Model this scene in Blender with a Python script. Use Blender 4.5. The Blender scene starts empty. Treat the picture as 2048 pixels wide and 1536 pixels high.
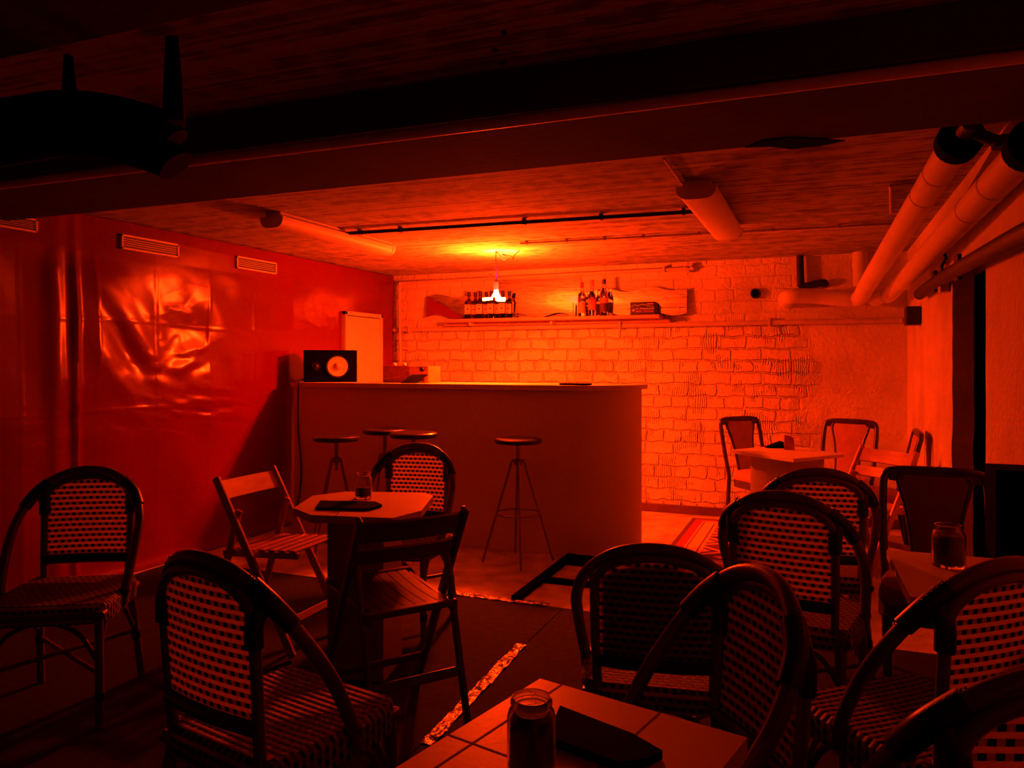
import bpy, bmesh, math, random
from mathutils import Vector, Matrix, noise
random.seed(7)
PI = math.pi
sc = bpy.context.scene
COL = sc.collection

# ------------------------------------------------------------------ camera, world, exposure
CAM_H, YAW, FPX, HOR = 1.35, math.radians(21.8), 1540.0, 725.0
cd = bpy.data.cameras.new('camera'); cam = bpy.data.objects.new('camera', cd); COL.objects.link(cam)
cam.location = (0, 0, CAM_H); cam.rotation_euler = (PI / 2, 0, YAW)
cd.sensor_width = 36.0; cd.lens = 36.0 * FPX / 2048.0; cd.shift_y = -(768.0 - HOR) / 2048.0
cd.clip_start = 0.05; cd.clip_end = 60
sc.camera = cam
w = bpy.data.worlds.new('world'); sc.world = w; w.use_nodes = True
w.node_tree.nodes['Background'].inputs[0].default_value = (0, 0, 0, 1)
w.node_tree.nodes['Background'].inputs[1].default_value = 0
sc.view_settings.view_transform = 'Standard'; sc.view_settings.look = 'None'
sc.view_settings.exposure = 0.0; sc.view_settings.gamma = 1.0; sc.view_settings.use_curve_mapping = False
sc.cycles.max_bounces = 8; sc.cycles.diffuse_bounces = 5; sc.cycles.glossy_bounces = 4
sc.cycles.transmission_bounces = 8; sc.cycles.transparent_max_bounces = 8
sc.cycles.caustics_reflective = False; sc.cycles.caustics_refractive = False
sc.cycles.sample_clamp_indirect = 6.0
LAMP_RGB = (1.0, 0.030, 0.0009)     # the red-orange party bulb
LAMP_POWER = 3400.0                  # radiance of its glowing leaves

# ------------------------------------------------------------------ projection helpers (measure the room)
_fw = Vector((-math.sin(YAW), math.cos(YAW), 0)); _rt = Vector((math.cos(YAW), math.sin(YAW), 0)); _o = Vector((0, 0, CAM_H))
def ray(x, y): return _fw + _rt * ((x - 1024) / FPX) + Vector((0, 0, (HOR - y) / FPX))
def onz(x, y, z): r = ray(x, y); return _o + r * ((z - CAM_H) / r.z)
def onY(x, y, Y): r = ray(x, y); return _o + r * (Y / r.y)
def onX(x, y, X): r = ray(x, y); return _o + r * (X / r.x)
def dep(x, y, d): return _o + ray(x, y) * d

# ------------------------------------------------------------------ materials
def newmat(name):
    m = bpy.data.materials.new(name); m.use_nodes = True
    return m, m.node_tree.nodes, m.node_tree.links, m.node_tree.nodes['Principled BSDF']
def mk(name, col, rough=0.6, metal=0.0, var=0.15, scale=8.0, bump=0.0, bscale=60.0, stretch=(1, 1, 1), spec=0.5, coat=0.0):
    m, N, L, b = newmat(name)
    tc = N.new('ShaderNodeTexCoord'); mp = N.new('ShaderNodeMapping'); mp.inputs['Scale'].default_value = stretch
    L.new(tc.outputs['Object'], mp.inputs[0])
    nz = N.new('ShaderNodeTexNoise'); nz.inputs['Scale'].default_value = scale; nz.inputs['Detail'].default_value = 6
    L.new(mp.outputs[0], nz.inputs['Vector'])
    rp = N.new('ShaderNodeValToRGB')
    rp.color_ramp.elements[0].position = 0.3; rp.color_ramp.elements[1].position = 0.7
    rp.color_ramp.elements[0].color = tuple(c * (1 - var) for c in col) + (1,)
    rp.color_ramp.elements[1].color = tuple(min(1, c * (1 + var * .6)) for c in col) + (1,)
    L.new(nz.outputs['Fac'], rp.inputs[0]); L.new(rp.outputs[0], b.inputs['Base Color'])
    b.inputs['Roughness'].default_value = rough; b.inputs['Metallic'].default_value = metal
    b.inputs['Specular IOR Level'].default_value = spec; b.inputs['Coat Weight'].default_value = coat
    b.inputs['Coat Roughness'].default_value = 0.15
    if bump > 0:
        n2 = N.new('ShaderNodeTexNoise'); n2.inputs['Scale'].default_value = bscale; n2.inputs['Detail'].default_value = 5
        L.new(mp.outputs[0], n2.inputs['Vector'])
        bp = N.new('ShaderNodeBump'); bp.inputs['Strength'].default_value = bump; bp.inputs['Distance'].default_value = 0.01
        L.new(n2.outputs['Fac'], bp.inputs['Height']); L.new(bp.outputs[0], b.inputs['Normal'])
    return m
def math_node(N, L, op, a, b=None, clamp=False):
    n = N.new('ShaderNodeMath'); n.operation = op; n.use_clamp = clamp
    for i, v in enumerate((a, b)):
        if v is None: continue
        if isinstance(v, (int, float)): n.inputs[i].default_value = v
        else: L.new(v, n.inputs[i])
    return n.outputs[0]

def brick_wall_mat():
    m, N, L, b = newmat('white painted brick')
    tc = N.new('ShaderNodeTexCoord'); sp = N.new('ShaderNodeSeparateXYZ'); L.new(tc.outputs['Object'], sp.inputs[0])
    nz = N.new('ShaderNodeTexNoise'); nz.inputs['Scale'].default_value = 9; nz.inputs['Detail'].default_value = 4
    L.new(tc.outputs['Object'], nz.inputs['Vector'])
    wob = math_node(N, L, 'MULTIPLY', math_node(N, L, 'SUBTRACT', nz.outputs['Fac'], .5), .06)
    cx = N.new('ShaderNodeCombineXYZ')
    L.new(math_node(N, L, 'ADD', math_node(N, L, 'ADD', sp.outputs[0], sp.outputs[1]), wob), cx.inputs[0])
    L.new(math_node(N, L, 'ADD', sp.outputs[2], wob), cx.inputs[1])
    br = N.new('ShaderNodeTexBrick'); L.new(cx.outputs[0], br.inputs['Vector'])
    br.inputs['Scale'].default_value = 1.0; br.inputs['Brick Width'].default_value = .25; br.inputs['Row Height'].default_value = .105
    br.inputs['Mortar Size'].default_value = .011; br.inputs['Mortar Smooth'].default_value = .6
    br.offset = 0.5; br.squash = 0.62; br.squash_frequency = 3
    br.inputs['Color1'].default_value = (.45, .45, .45, 1); br.inputs['Color2'].default_value = (1, 1, 1, 1); br.inputs['Mortar'].default_value = (0, 0, 0, 1)
    # masks: smooth plaster at the right, half smoothed above the pipe
    n3 = N.new('ShaderNodeTexNoise'); n3.inputs['Scale'].default_value = 2.2; L.new(tc.outputs['Object'], n3.inputs['Vector'])
    edge = math_node(N, L, 'ADD', sp.outputs[0], math_node(N, L, 'MULTIPLY', n3.outputs['Fac'], .5))
    mr = N.new('ShaderNodeMapRange'); mr.inputs['From Min'].default_value = .02; mr.inputs['From Max'].default_value = .2
    mr.inputs['To Min'].default_value = 1; mr.inputs['To Max'].default_value = 0; L.new(edge, mr.inputs['Value'])
    mz = N.new('ShaderNodeMapRange'); mz.inputs['From Min'].default_value = 1.66; mz.inputs['From Max'].default_value = 1.74
    mz.inputs['To Min'].default_value = 1; mz.inputs['To Max'].default_value = .22; L.new(sp.outputs[2], mz.inputs['Value'])
    mask = math_node(N, L, 'MULTIPLY', mr.outputs[0], mz.outputs[0])
    # ribs of the hollow bricks, on some of them
    wv = N.new('ShaderNodeTexWave'); wv.inputs['Scale'].default_value = 17; wv.inputs['Distortion'].default_value = .4; L.new(cx.outputs[0], wv.inputs['Vector'])
    n4 = N.new('ShaderNodeTexNoise'); n4.inputs['Scale'].default_value = 4.3; L.new(cx.outputs[0], n4.inputs['Vector'])
    rib = math_node(N, L, 'MULTIPLY', wv.outputs['Fac'], math_node(N, L, 'MULTIPLY', math_node(N, L, 'GREATER_THAN', n4.outputs['Fac'], .54), .22))
    bh = N.new('ShaderNodeRGBToBW'); L.new(br.outputs['Color'], bh.inputs[0])
    n5 = N.new('ShaderNodeTexNoise'); n5.inputs['Scale'].default_value = 34; n5.inputs['Detail'].default_value = 6; L.new(tc.outputs['Object'], n5.inputs['Vector'])
    n6 = N.new('ShaderNodeTexMusgrave') if hasattr(bpy.types, 'ShaderNodeTexMusgrave') else N.new('ShaderNodeTexNoise')
    n6.inputs['Scale'].default_value = 7; L.new(tc.outputs['Object'], n6.inputs['Vector'])
    h = math_node(N, L, 'MULTIPLY', math_node(N, L, 'ADD', bh.outputs[0], rib), mask)
    h = math_node(N, L, 'ADD', h, math_node(N, L, 'MULTIPLY', n5.outputs['Fac'], .35))
    h = math_node(N, L, 'ADD', h, math_node(N, L, 'MULTIPLY', n6.outputs[0], .5))
    bp = N.new('ShaderNodeBump'); bp.inputs['Strength'].default_value = 1.0; bp.inputs['Distance'].default_value = .03
    L.new(h, bp.inputs['Height']); L.new(bp.outputs[0], b.inputs['Normal'])
    rp = N.new('ShaderNodeValToRGB'); rp.color_ramp.elements[0].color = (.58, .56, .53, 1); rp.color_ramp.elements[1].color = (.76, .74, .70, 1)
    rp.color_ramp.elements[0].position = .3; rp.color_ramp.elements[1].position = .6
    L.new(n3.outputs['Fac'], rp.inputs[0])
    dj = N.new('ShaderNodeMix'); dj.data_type = 'RGBA'; dj.blend_type = 'MULTIPLY'; dj.inputs['B'].default_value = (.74, .71, .67, 1)  # groove shade put into the mortar colour, beside real joint dirt
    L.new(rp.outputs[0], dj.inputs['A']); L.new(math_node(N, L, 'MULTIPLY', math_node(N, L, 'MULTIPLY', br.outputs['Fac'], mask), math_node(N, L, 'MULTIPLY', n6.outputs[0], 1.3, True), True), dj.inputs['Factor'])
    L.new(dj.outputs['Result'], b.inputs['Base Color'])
    b.inputs['Roughness'].default_value = .75
    return m

def ceiling_mat():
    m, N, L, b = newmat('board marked white concrete')
    tc = N.new('ShaderNodeTexCoord')
    mp = N.new('ShaderNodeMapping'); mp.inputs['Scale'].default_value = (.32, 24, 1); L.new(tc.outputs['Object'], mp.inputs[0])
    nz = N.new('ShaderNodeTexNoise'); nz.inputs['Scale'].default_value = 2.4; nz.inputs['Detail'].default_value = 7; nz.inputs['Roughness'].default_value = .62
    L.new(mp.outputs[0], nz.inputs['Vector'])
    sp = N.new('ShaderNodeSeparateXYZ'); L.new(tc.outputs['Object'], sp.inputs[0])
    fr = math_node(N, L, 'FRACT', math_node(N, L, 'MULTIPLY', sp.outputs[1], 4.6))
    board = math_node(N, L, 'FLOOR', math_node(N, L, 'MULTIPLY', sp.outputs[1], 4.6))
    groove = math_node(N, L, 'LESS_THAN', fr, .045)
    wn = N.new('ShaderNodeTexWhiteNoise'); wn.noise_dimensions = '1D'; L.new(board, wn.inputs['W'])
    # seam along Y
    sm = math_node(N, L, 'ABSOLUTE', math_node(N, L, 'SUBTRACT', math_node(N, L, 'FRACT', math_node(N, L, 'ADD', math_node(N, L, 'MULTIPLY', sp.outputs[0], .5), .02)), .5))
    seam = math_node(N, L, 'LESS_THAN', sm, .008)
    n2 = N.new('ShaderNodeTexNoise'); n2.inputs['Scale'].default_value = 11; n2.inputs['Detail'].default_value = 5; L.new(tc.outputs['Object'], n2.inputs['Vector'])
    pit = N.new('ShaderNodeMapRange'); pit.inputs['From Min'].default_value = .53; pit.inputs['From Max'].default_value = .66
    L.new(math_node(N, L, 'MULTIPLY', nz.outputs['Fac'], math_node(N, L, 'ADD', n2.outputs['Fac'], .55)), pit.inputs['Value'])
    h = math_node(N, L, 'ADD', math_node(N, L, 'MULTIPLY', nz.outputs['Fac'], .5), math_node(N, L, 'MULTIPLY', wn.outputs['Value'], .35))
    h = math_node(N, L, 'SUBTRACT', h, math_node(N, L, 'MULTIPLY', groove, .5))
    h = math_node(N, L, 'ADD', h, math_node(N, L, 'MULTIPLY', seam, .6))
    h = math_node(N, L, 'SUBTRACT', h, math_node(N, L, 'MULTIPLY', pit.outputs[0], .7))
    bp = N.new('ShaderNodeBump'); bp.inputs['Strength'].default_value = .9; bp.inputs['Distance'].default_value = .016
    L.new(h, bp.inputs['Height']); L.new(bp.outputs[0], b.inputs['Normal'])
    rp = N.new('ShaderNodeValToRGB'); rp.color_ramp.elements[0].color = (.44, .43, .41, 1); rp.color_ramp.elements[1].color = (.19, .17, .15, 1)
    L.new(math_node(N, L, 'ADD', pit.outputs[0], math_node(N, L, 'MULTIPLY', groove, math_node(N, L, 'MULTIPLY', n2.outputs['Fac'], 1.6)), True), rp.inputs[0]); L.new(rp.outputs[0], b.inputs['Base Color']); b.inputs['Roughness'].default_value = .85
    return m

def weave_mat():
    m, N, L, b = newmat('woven cane')
    uv = N.new('ShaderNodeUVMap'); sp = N.new('ShaderNodeSeparateXYZ'); L.new(uv.outputs[0], sp.inputs[0])
    v = math_node(N, L, 'MULTIPLY', sp.outputs[1], 1 / .022); u = math_node(N, L, 'MULTIPLY', sp.outputs[0], 1 / .026)
    row = math_node(N, L, 'FLOOR', v); fv = math_node(N, L, 'FRACT', v)
    sh = math_node(N, L, 'MULTIPLY', math_node(N, L, 'MODULO', row, 2), .5)
    fu = math_node(N, L, 'FRACT', math_node(N, L, 'ADD', u, sh))
    dark = math_node(N, L, 'MULTIPLY', math_node(N, L, 'LESS_THAN', fv, .52), math_node(N, L, 'LESS_THAN', fu, .5))
    half = math_node(N, L, 'LESS_THAN', fv, .52)
    # height: strands bulge over and under
    hu = math_node(N, L, 'SINE', math_node(N, L, 'MULTIPLY', fu, PI)); hv = math_node(N, L, 'SINE', math_node(N, L, 'MULTIPLY', fv, PI * 2))
    fine = math_node(N, L, 'SINE', math_node(N, L, 'MULTIPLY', sp.outputs[0], 2 * PI / .0028))
    h = math_node(N, L, 'ADD', math_node(N, L, 'MULTIPLY', hu, .5), math_node(N, L, 'MULTIPLY', hv, -.5))
    h = math_node(N, L, 'ADD', h, math_node(N, L, 'MULTIPLY', fine, .08))
    bp = N.new('ShaderNodeBump'); bp.inputs['Strength'].default_value = .8; bp.inputs['Distance'].default_value = .0035
    L.new(h, bp.inputs['Height']); L.new(bp.outputs[0], b.inputs['Normal'])
    mx = N.new('ShaderNodeMix'); mx.data_type = 'RGBA'; mx.inputs['A'].default_value = (.80, .70, .52, 1); mx.inputs['B'].default_value = (.42, .34, .24, 1)
    L.new(half, mx.inputs['Factor'])
    m2 = N.new('ShaderNodeMix'); m2.data_type = 'RGBA'; m2.inputs['B'].default_value = (.006, .006, .007, 1)
    L.new(mx.outputs['Result'], m2.inputs['A']); L.new(dark, m2.inputs['Factor'])
    L.new(m2.outputs['Result'], b.inputs['Base Color']); b.inputs['Roughness'].default_value = .34
    tr = N.new('ShaderNodeBsdfTranslucent'); L.new(m2.outputs['Result'], tr.inputs[0])
    ms = N.new('ShaderNodeMixShader'); ms.inputs[0].default_value = .68
    L.new(b.outputs[0], ms.inputs[1]); L.new(tr.outputs[0], ms.inputs[2])
    L.new(ms.outputs[0], N['Material Output'].inputs[0])
    return m

def rug_mat():
    m, N, L, b = newmat('kilim rug')
    uv = N.new('ShaderNodeUVMap'); sp = N.new('ShaderNodeSeparateXYZ'); L.new(uv.outputs[0], sp.inputs[0])
    # distance to the nearest long edge picks the border stripe
    e = math_node(N, L, 'MINIMUM', sp.outputs[0], math_node(N, L, 'SUBTRACT', 1.15, sp.outputs[0]))
    e2 = math_node(N, L, 'MINIMUM', sp.outputs[1], math_node(N, L, 'SUBTRACT', 1.75, sp.outputs[1]))
    e = math_node(N, L, 'MINIMUM', e, e2)
    rp = N.new('ShaderNodeValToRGB'); rp.color_ramp.interpolation = 'CONSTANT'
    L.new(math_node(N, L, 'MULTIPLY', e, 2.0), rp.inputs[0])
    stops = [(0, (.10, .03, .02)), (.07, (.32, .04, .02)), (.2, (.75, .62, .42)), (.225, (.2, .03, .02)), (.25, (.75, .55, .35)), (.40, (.15, .03, .02)), (.425, (.7, .5, .3)), (.47, (.12, .02, .02))]
    cr = rp.color_ramp
    while len(cr.elements) < len(stops): cr.elements.new(.5)
    for el, (p, c) in zip(cr.elements, stops): el.position = p; el.color = c + (1,)
    # stepped motif in the middle
    pv = math_node(N, L, 'ABSOLUTE', math_node(N, L, 'SUBTRACT', math_node(N, L, 'FRACT', math_node(N, L, 'MULTIPLY', sp.outputs[1], 3.0)), .5))
    pu = math_node(N, L, 'ABSOLUTE', math_node(N, L, 'SUBTRACT', math_node(N, L, 'FRACT', math_node(N, L, 'MULTIPLY', sp.outputs[0], 2.6)), .5))
    st = math_node(N, L, 'DIVIDE', math_node(N, L, 'FLOOR', math_node(N, L, 'MULTIPLY', math_node(N, L, 'ADD', pv, pu), 7)), 7)
    mot = math_node(N, L, 'MULTIPLY', math_node(N, L, 'GREATER_THAN', math_node(N, L, 'SINE', math_node(N, L, 'MULTIPLY', st, 17)), 0.1), math_node(N, L, 'GREATER_THAN', e, .235))
    mx = N.new('ShaderNodeMix'); mx.data_type = 'RGBA'; mx.inputs['B'].default_value = (.72, .45, .26, 1)
    L.new(rp.outputs[0], mx.inputs['A']); L.new(mot, mx.inputs['Factor']); L.new(mx.outputs['Result'], b.inputs['Base Color'])
    nz = N.new('ShaderNodeTexNoise'); nz.inputs['Scale'].default_value = 260; L.new(uv.outputs[0], nz.inputs['Vector'])
    bp = N.new('ShaderNodeBump'); bp.inputs['Strength'].default_value = .4; bp.inputs['Distance'].default_value = .004; L.new(nz.outputs['Fac'], bp.inputs['Height']); L.new(bp.outputs[0], b.inputs['Normal'])
    b.inputs['Roughness'].default_value = .95
    return m

def glass_mat(name, col=(1, 1, 1), rough=.02):
    m, N, L, b = newmat(name)
    b.inputs['Base Color'].default_value = col + (1,); b.inputs['Roughness'].default_value = rough
    b.inputs['Transmission Weight'].default_value = 1.0; b.inputs['IOR'].default_value = 1.48
    tr = N.new('ShaderNodeBsdfTransparent'); tr.inputs[0].default_value = col + (1,)
    nz = N.new('ShaderNodeTexNoise'); nz.inputs['Scale'].default_value = 30
    bp = N.new('ShaderNodeBump'); bp.inputs['Strength'].default_value = .06; bp.inputs['Distance'].default_value = .003
    L.new(nz.outputs['Fac'], bp.inputs['Height']); L.new(bp.outputs[0], b.inputs['Normal'])
    return m
def emit_mat(name, col, s):
    m, N, L, b = newmat(name)
    b.inputs['Base Color'].default_value = (.8, .8, .8, 1); b.inputs['Emission Color'].default_value = col + (1,); b.inputs['Emission Strength'].default_value = s
    return m
def table_mat():
    m = mk('pale laminate', (.72, .68, .60), rough=.38, var=.06, scale=5, bump=.03, bscale=90)
    return m
def tarp_mat():
    m = mk('red plastic sheet', (.165, .002, .002), rough=.21, var=.10, scale=2.5, bump=.07, bscale=4.0, spec=.38)
    return m

M = {
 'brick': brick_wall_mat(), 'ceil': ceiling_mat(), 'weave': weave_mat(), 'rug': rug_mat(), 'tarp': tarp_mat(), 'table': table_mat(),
 'concrete': mk('worn concrete floor', (.50, .46, .41), rough=.8, var=.45, scale=6, bump=.35, bscale=40),
 'carpet': mk('black carpet', (.020, .018, .017), rough=.85, var=.35, scale=30, bump=.4, bscale=300, spec=.12),
 'tape': mk('clear shiny tape', (.30, .27, .24), rough=.14, metal=.6, var=.4, scale=20, bump=1.0, bscale=38),
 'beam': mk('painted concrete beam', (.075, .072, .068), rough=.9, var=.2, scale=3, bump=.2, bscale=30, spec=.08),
 'plaster': mk('rough white plaster', (.74, .72, .68), rough=.8, var=.1, scale=3, bump=.3, bscale=14),
 'white_paint': mk('white painted metal', (.78, .76, .72), rough=.45, var=.05),
 'pipe_wrap': mk('white pipe insulation', (.74, .72, .68), rough=.6, var=.08, scale=4, bump=.08, bscale=20),
 'pipe_paint': mk('painted steel pipe', (.55, .5, .45), rough=.5, var=.15),
 'dark_pipe': mk('dark steel pipe', (.02, .017, .015), rough=.5, metal=.2, var=.3, spec=.3),
 'black': mk('black plastic', (.012, .012, .013), rough=.45, var=.3),
 'black_matte': mk('black matte board', (.003, .003, .003), rough=.9, var=.2, spec=.02),
 'black_vinyl': mk('black vinyl', (.03, .022, .018), rough=.28, var=.3),
 'rattan': mk('dark brown rattan pole', (.15, .065, .028), rough=.30, var=.35, scale=14, bump=.05, bscale=60, stretch=(1, 1, .3)),
 'binding': mk('black cord binding', (.008, .008, .009), rough=.4, var=.2),
 'wood_light': mk('honey varnished wood', (.48, .24, .09), rough=.35, var=.25, scale=9, stretch=(1, 6, 1), coat=.2),
 'wood_dark': mk('dark stained wood', (.115, .045, .02), rough=.33, var=.3, scale=9, stretch=(1, 6, 1), coat=.2),
 'bentwood': mk('dark bentwood', (.045, .018, .010), rough=.25, var=.3, scale=12, coat=.3),
 'uphol': mk('faded upholstery', (.46, .26, .16), rough=.9, var=.15, scale=20, bump=.15, bscale=200),
 'uphol_shaded': mk('shaded upholstery', (.13, .06, .04), rough=.9, var=.15, scale=20, bump=.15, bscale=200),
 'box_panel': mk('pale table panel', (.45, .40, .34), rough=.5, var=.08, scale=4),
 'bar_panel': mk('grey painted bar panel', (.80, .77, .73), rough=.65, var=.05, scale=2),
 'counter': mk('pale counter board', (.74, .68, .58), rough=.4, var=.1, scale=4, stretch=(1, 6, 1)),
 'shelf': mk('reddish shelf board', (.58, .36, .26), rough=.5, var=.15, scale=6),
 'chrome': mk('steel rod', (.30, .27, .25), rough=.3, metal=.9, var=.15),
 'cone': mk('white speaker cone', (.82, .80, .77), rough=.6, var=.03),
 'cone_grey': mk('grey dust cap', (.45, .42, .4), rough=.55, var=.03),
 'glass': glass_mat('clear glass'), 'amber': glass_mat('amber spirit glass', (.50, .16, .03)),
 'paper': mk('cream paper label', (.80, .74, .60), rough=.7, var=.06),
 'ink': mk('dark label ink', (.07, .03, .02), rough=.7, var=.05), 'red_ink': mk('red wax seal', (.45, .02, .01), rough=.5, var=.05),
 'print': mk('white print', (.80, .78, .74), rough=.6, var=.03), 'orange_print': mk('orange print', (.75, .20, .05), rough=.6, var=.03),
 'cable': mk('black cable', (.01, .01, .01), rough=.5, var=.1),
 'redwood': mk('reddish brown veneer', (.25, .06, .03), rough=.4, var=.5, scale=10, stretch=(2, 1, 9)),
 'socket': mk('violet lamp socket', (.22, .05, .45), rough=.4, var=.05),
 'wax': mk('dark candle wax', (.10, .05, .035), rough=.6, var=.2),
 'cloth': mk('black cloth', (.010, .009, .009), rough=.95, var=.3, spec=.1),
}
mm, N_, L_, b_ = newmat('mirror glass'); b_.inputs['Base Color'].default_value = (.92, .92, .92, 1); b_.inputs['Metallic'].default_value = 1; b_.inputs['Roughness'].default_value = .02
nz_ = N_.new('ShaderNodeTexNoise'); nz_.inputs['Scale'].default_value = 1.5
mr_ = N_.new('ShaderNodeMapRange'); mr_.inputs['To Min'].default_value = .01; mr_.inputs['To Max'].default_value = .05; L_.new(nz_.outputs['Fac'], mr_.inputs['Value']); L_.new(mr_.outputs[0], b_.inputs['Roughness'])
M['mirror'] = mm
M['leaf'] = emit_mat('glowing lamp leaf', LAMP_RGB, LAMP_POWER)
M['bulb_neck'] = emit_mat('glowing white lamp neck', (1.0, .55, .75), 3.0)

# ------------------------------------------------------------------ mesh builder
def smooth_path(pts, n=6, closed=False):
    P = [Vector(p) for p in pts]; out = []; k = len(P)
    rng = range(k) if closed else range(k - 1)
    for i in rng:
        if closed: a, b, c, d = P[(i - 1) % k], P[i], P[(i + 1) % k], P[(i + 2) % k]
        else: a, b, c, d = P[max(i - 1, 0)], P[i], P[i + 1], P[min(i + 2, k - 1)]
        for j in range(n):
            t = j / n
            out.append(.5 * ((2 * b) + (c - a) * t + (2 * a - 5 * b + 4 * c - d) * t * t + (3 * b - a - 3 * c + d) * t ** 3))
    if not closed: out.append(P[-1])
    return out
class MB:
    def __init__(s): s.bm = bmesh.new(); s.fl = s.bm.faces.layers.int.new('flat')
    def box(s, c, size, rot=None, bev=0.0):
        old = set(s.bm.faces); r = bmesh.ops.create_cube(s.bm, size=1.0); vs = r['verts']
        mat = Matrix.Translation(Vector(c)) @ (rot.to_4x4() if rot else Matrix.Identity(4)) @ Matrix.Diagonal((size[0], size[1], size[2], 1))
        bmesh.ops.transform(s.bm, matrix=mat, verts=vs)
        if bev > 0:
            es = list({e for v in vs for e in v.link_edges})
            bmesh.ops.bevel(s.bm, geom=es, offset=bev, segments=2, profile=.5, affect='EDGES')
        for f in s.bm.faces:
            if f not in old: f[s.fl] = 1
        return s
    def bb(s, a, b, bev=0.0):
        a, b = Vector(a), Vector(b)
        return s.box((a + b) / 2, [abs(x) for x in (b - a)], None, bev)
    def bar(s, a, b, w, t, up=(0, 0, 1), bev=.003):
        """square bar from a to b: w across, t along up"""
        a, b = Vector(a), Vector(b); d = (b - a); L = d.length; d.normalize()
        u = Vector(up); u = (u - d * u.dot(d)).normalized(); x = d.cross(u)
        rot = Matrix((x, d, u)).transposed()
        return s.box((a + b) / 2, (w, L, t), rot, bev)
    def tube(s, pts, r, seg=10, closed=False, caps=True):
        P = [Vector(p) for p in pts]; n = len(P); seg = max(seg, 12)
        R = r if isinstance(r, (list, tuple)) else [r] * n
        T = []
        for i in range(n):
            if closed: t = P[(i + 1) % n] - P[(i - 1) % n]
            else: t = P[min(i + 1, n - 1)] - P[max(i - 1, 0)]
            T.append(t.normalized())
        nrm = T[0].orthogonal().normalized(); rings = []
        for i in range(n):
            nrm = (nrm - T[i] * nrm.dot(T[i])).normalized(); bn = T[i].cross(nrm)
            rings.append([s.bm.verts.new(P[i] + (nrm * math.cos(2 * PI * k / seg) + bn * math.sin(2 * PI * k / seg)) * R[i]) for k in range(seg)])
        for i in range(n if closed else n - 1):
            A, B = rings[i], rings[(i + 1) % n]
            off = 0
            if closed and i == n - 1:
                off = min(range(seg), key=lambda o: (A[0].co - B[o].co).length)
            for k in range(seg): s.bm.faces.new((A[k], A[(k + 1) % seg], B[(k + 1 + off) % seg], B[(k + off) % seg]))
        if caps and not closed:
            s.bm.faces.new(rings[0][::-1]); s.bm.faces.new(rings[-1])
        return s
    def lathe(s, prof, c=(0, 0, 0), seg=28, rot=None):
        """profile of (r,z); r=0 ends are closed to a point"""
        c = Vector(c); rings = []
        for r, z in prof:
            if r < 1e-6: rings.append([s.bm.verts.new(c + ((rot @ Vector((0, 0, z))) if rot else Vector((0, 0, z))))])
            else:
                ring = []
                for k in range(seg):
                    p = Vector((r * math.cos(2 * PI * k / seg), r * math.sin(2 * PI * k / seg), z))
                    ring.append(s.bm.verts.new(c + ((rot @ p) if rot else p)))
                rings.append(ring)
        for A, B in zip(rings, rings[1:]):
            for k in range(seg):
                k2 = (k + 1) % seg
                if len(A) == 1 and len(B) == 1: continue
                if len(A) == 1: s.bm.faces.new((A[0], B[k2], B[k]))
                elif len(B) == 1: s.bm.faces.new((A[k], A[k2], B[0]))
                else: s.bm.faces.new((A[k], A[k2], B[k2], B[k]))
        return s
    def prism(s, pts, vec):
        """closed polygon extruded by vec"""
        vec = Vector(vec); A = [s.bm.verts.new(Vector(p)) for p in pts]; B = [s.bm.verts.new(Vector(p) + vec) for p in pts]
        s.bm.faces.new(A[::-1]); s.bm.faces.new(B); n = len(pts)
        for i in range(n): s.bm.faces.new((A[i], A[(i + 1) % n], B[(i + 1) % n], B[i]))
        return s
    def sheet(s, fn, nu, nv, thick=0.004, uvs=None):
        """surface fn(u,v)->point, u,v in 0..1, given a thickness along its normal"""
        uvl = s.bm.loops.layers.uv.verify()
        P = [[Vector(fn(i / nu, j / nv)) for i in range(nu + 1)] for j in range(nv + 1)]
        def nor(i, j):
            a = P[j][min(i + 1, nu)] - P[j][max(i - 1, 0)]; b = P[min(j + 1, nv)][i] - P[max(j - 1, 0)][i]
            n = a.cross(b); return n.normalized() if n.length > 1e-9 else Vector((0, 0, 1))
        N2 = [[nor(i, j) for i in range(nu + 1)] for j in range(nv + 1)]
        V = [[[s.bm.verts.new(P[j][i] + N2[j][i] * (k * thick / 2)) for i in range(nu + 1)] for j in range(nv + 1)] for k in (1, -1)]
        def uvof(i, j): return uvs(i / nu, j / nv) if uvs else (i / nu, j / nv)
        for side in (0, 1):
            for j in range(nv):
                for i in range(nu):
                    q = [(i, j), (i + 1, j), (i + 1, j + 1), (i, j + 1)]
                    if side: q = q[::-1]
                    f = s.bm.faces.new([V[side][b][a] for a, b in q])
                    for lp, (a, b) in zip(f.loops, q): lp[uvl].uv = uvof(a, b)
        rim = [(i, 0) for i in range(nu)] + [(nu, j) for j in range(nv)] + [(i, nv) for i in range(nu, 0, -1)] + [(0, j) for j in range(nv, 0, -1)]
        for k in range(len(rim)):
            a, b = rim[k], rim[(k + 1) % len(rim)]
            f = s.bm.faces.new((V[0][b[1]][b[0]], V[0][a[1]][a[0]], V[1][a[1]][a[0]], V[1][b[1]][b[0]]))
            for lp, (i, j) in zip(f.loops, (b, a, a, b)): lp[uvl].uv = uvof(i, j)
        return s
    def mesh(s, name, mats, flat=False):
        bmesh.ops.recalc_face_normals(s.bm, faces=s.bm.faces[:])
        me = bpy.data.meshes.new(name)
        if not flat:
            for f in s.bm.faces: f.smooth = f[s.fl] == 0
            for e in s.bm.edges:
                if len(e.link_faces) == 2 and e.calc_face_angle(0) > .62: e.smooth = False
        s.bm.to_mesh(me); s.bm.free()
        for m_ in (mats if isinstance(mats, (list, tuple)) else [mats]): me.materials.append(m_)
        return me
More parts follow.
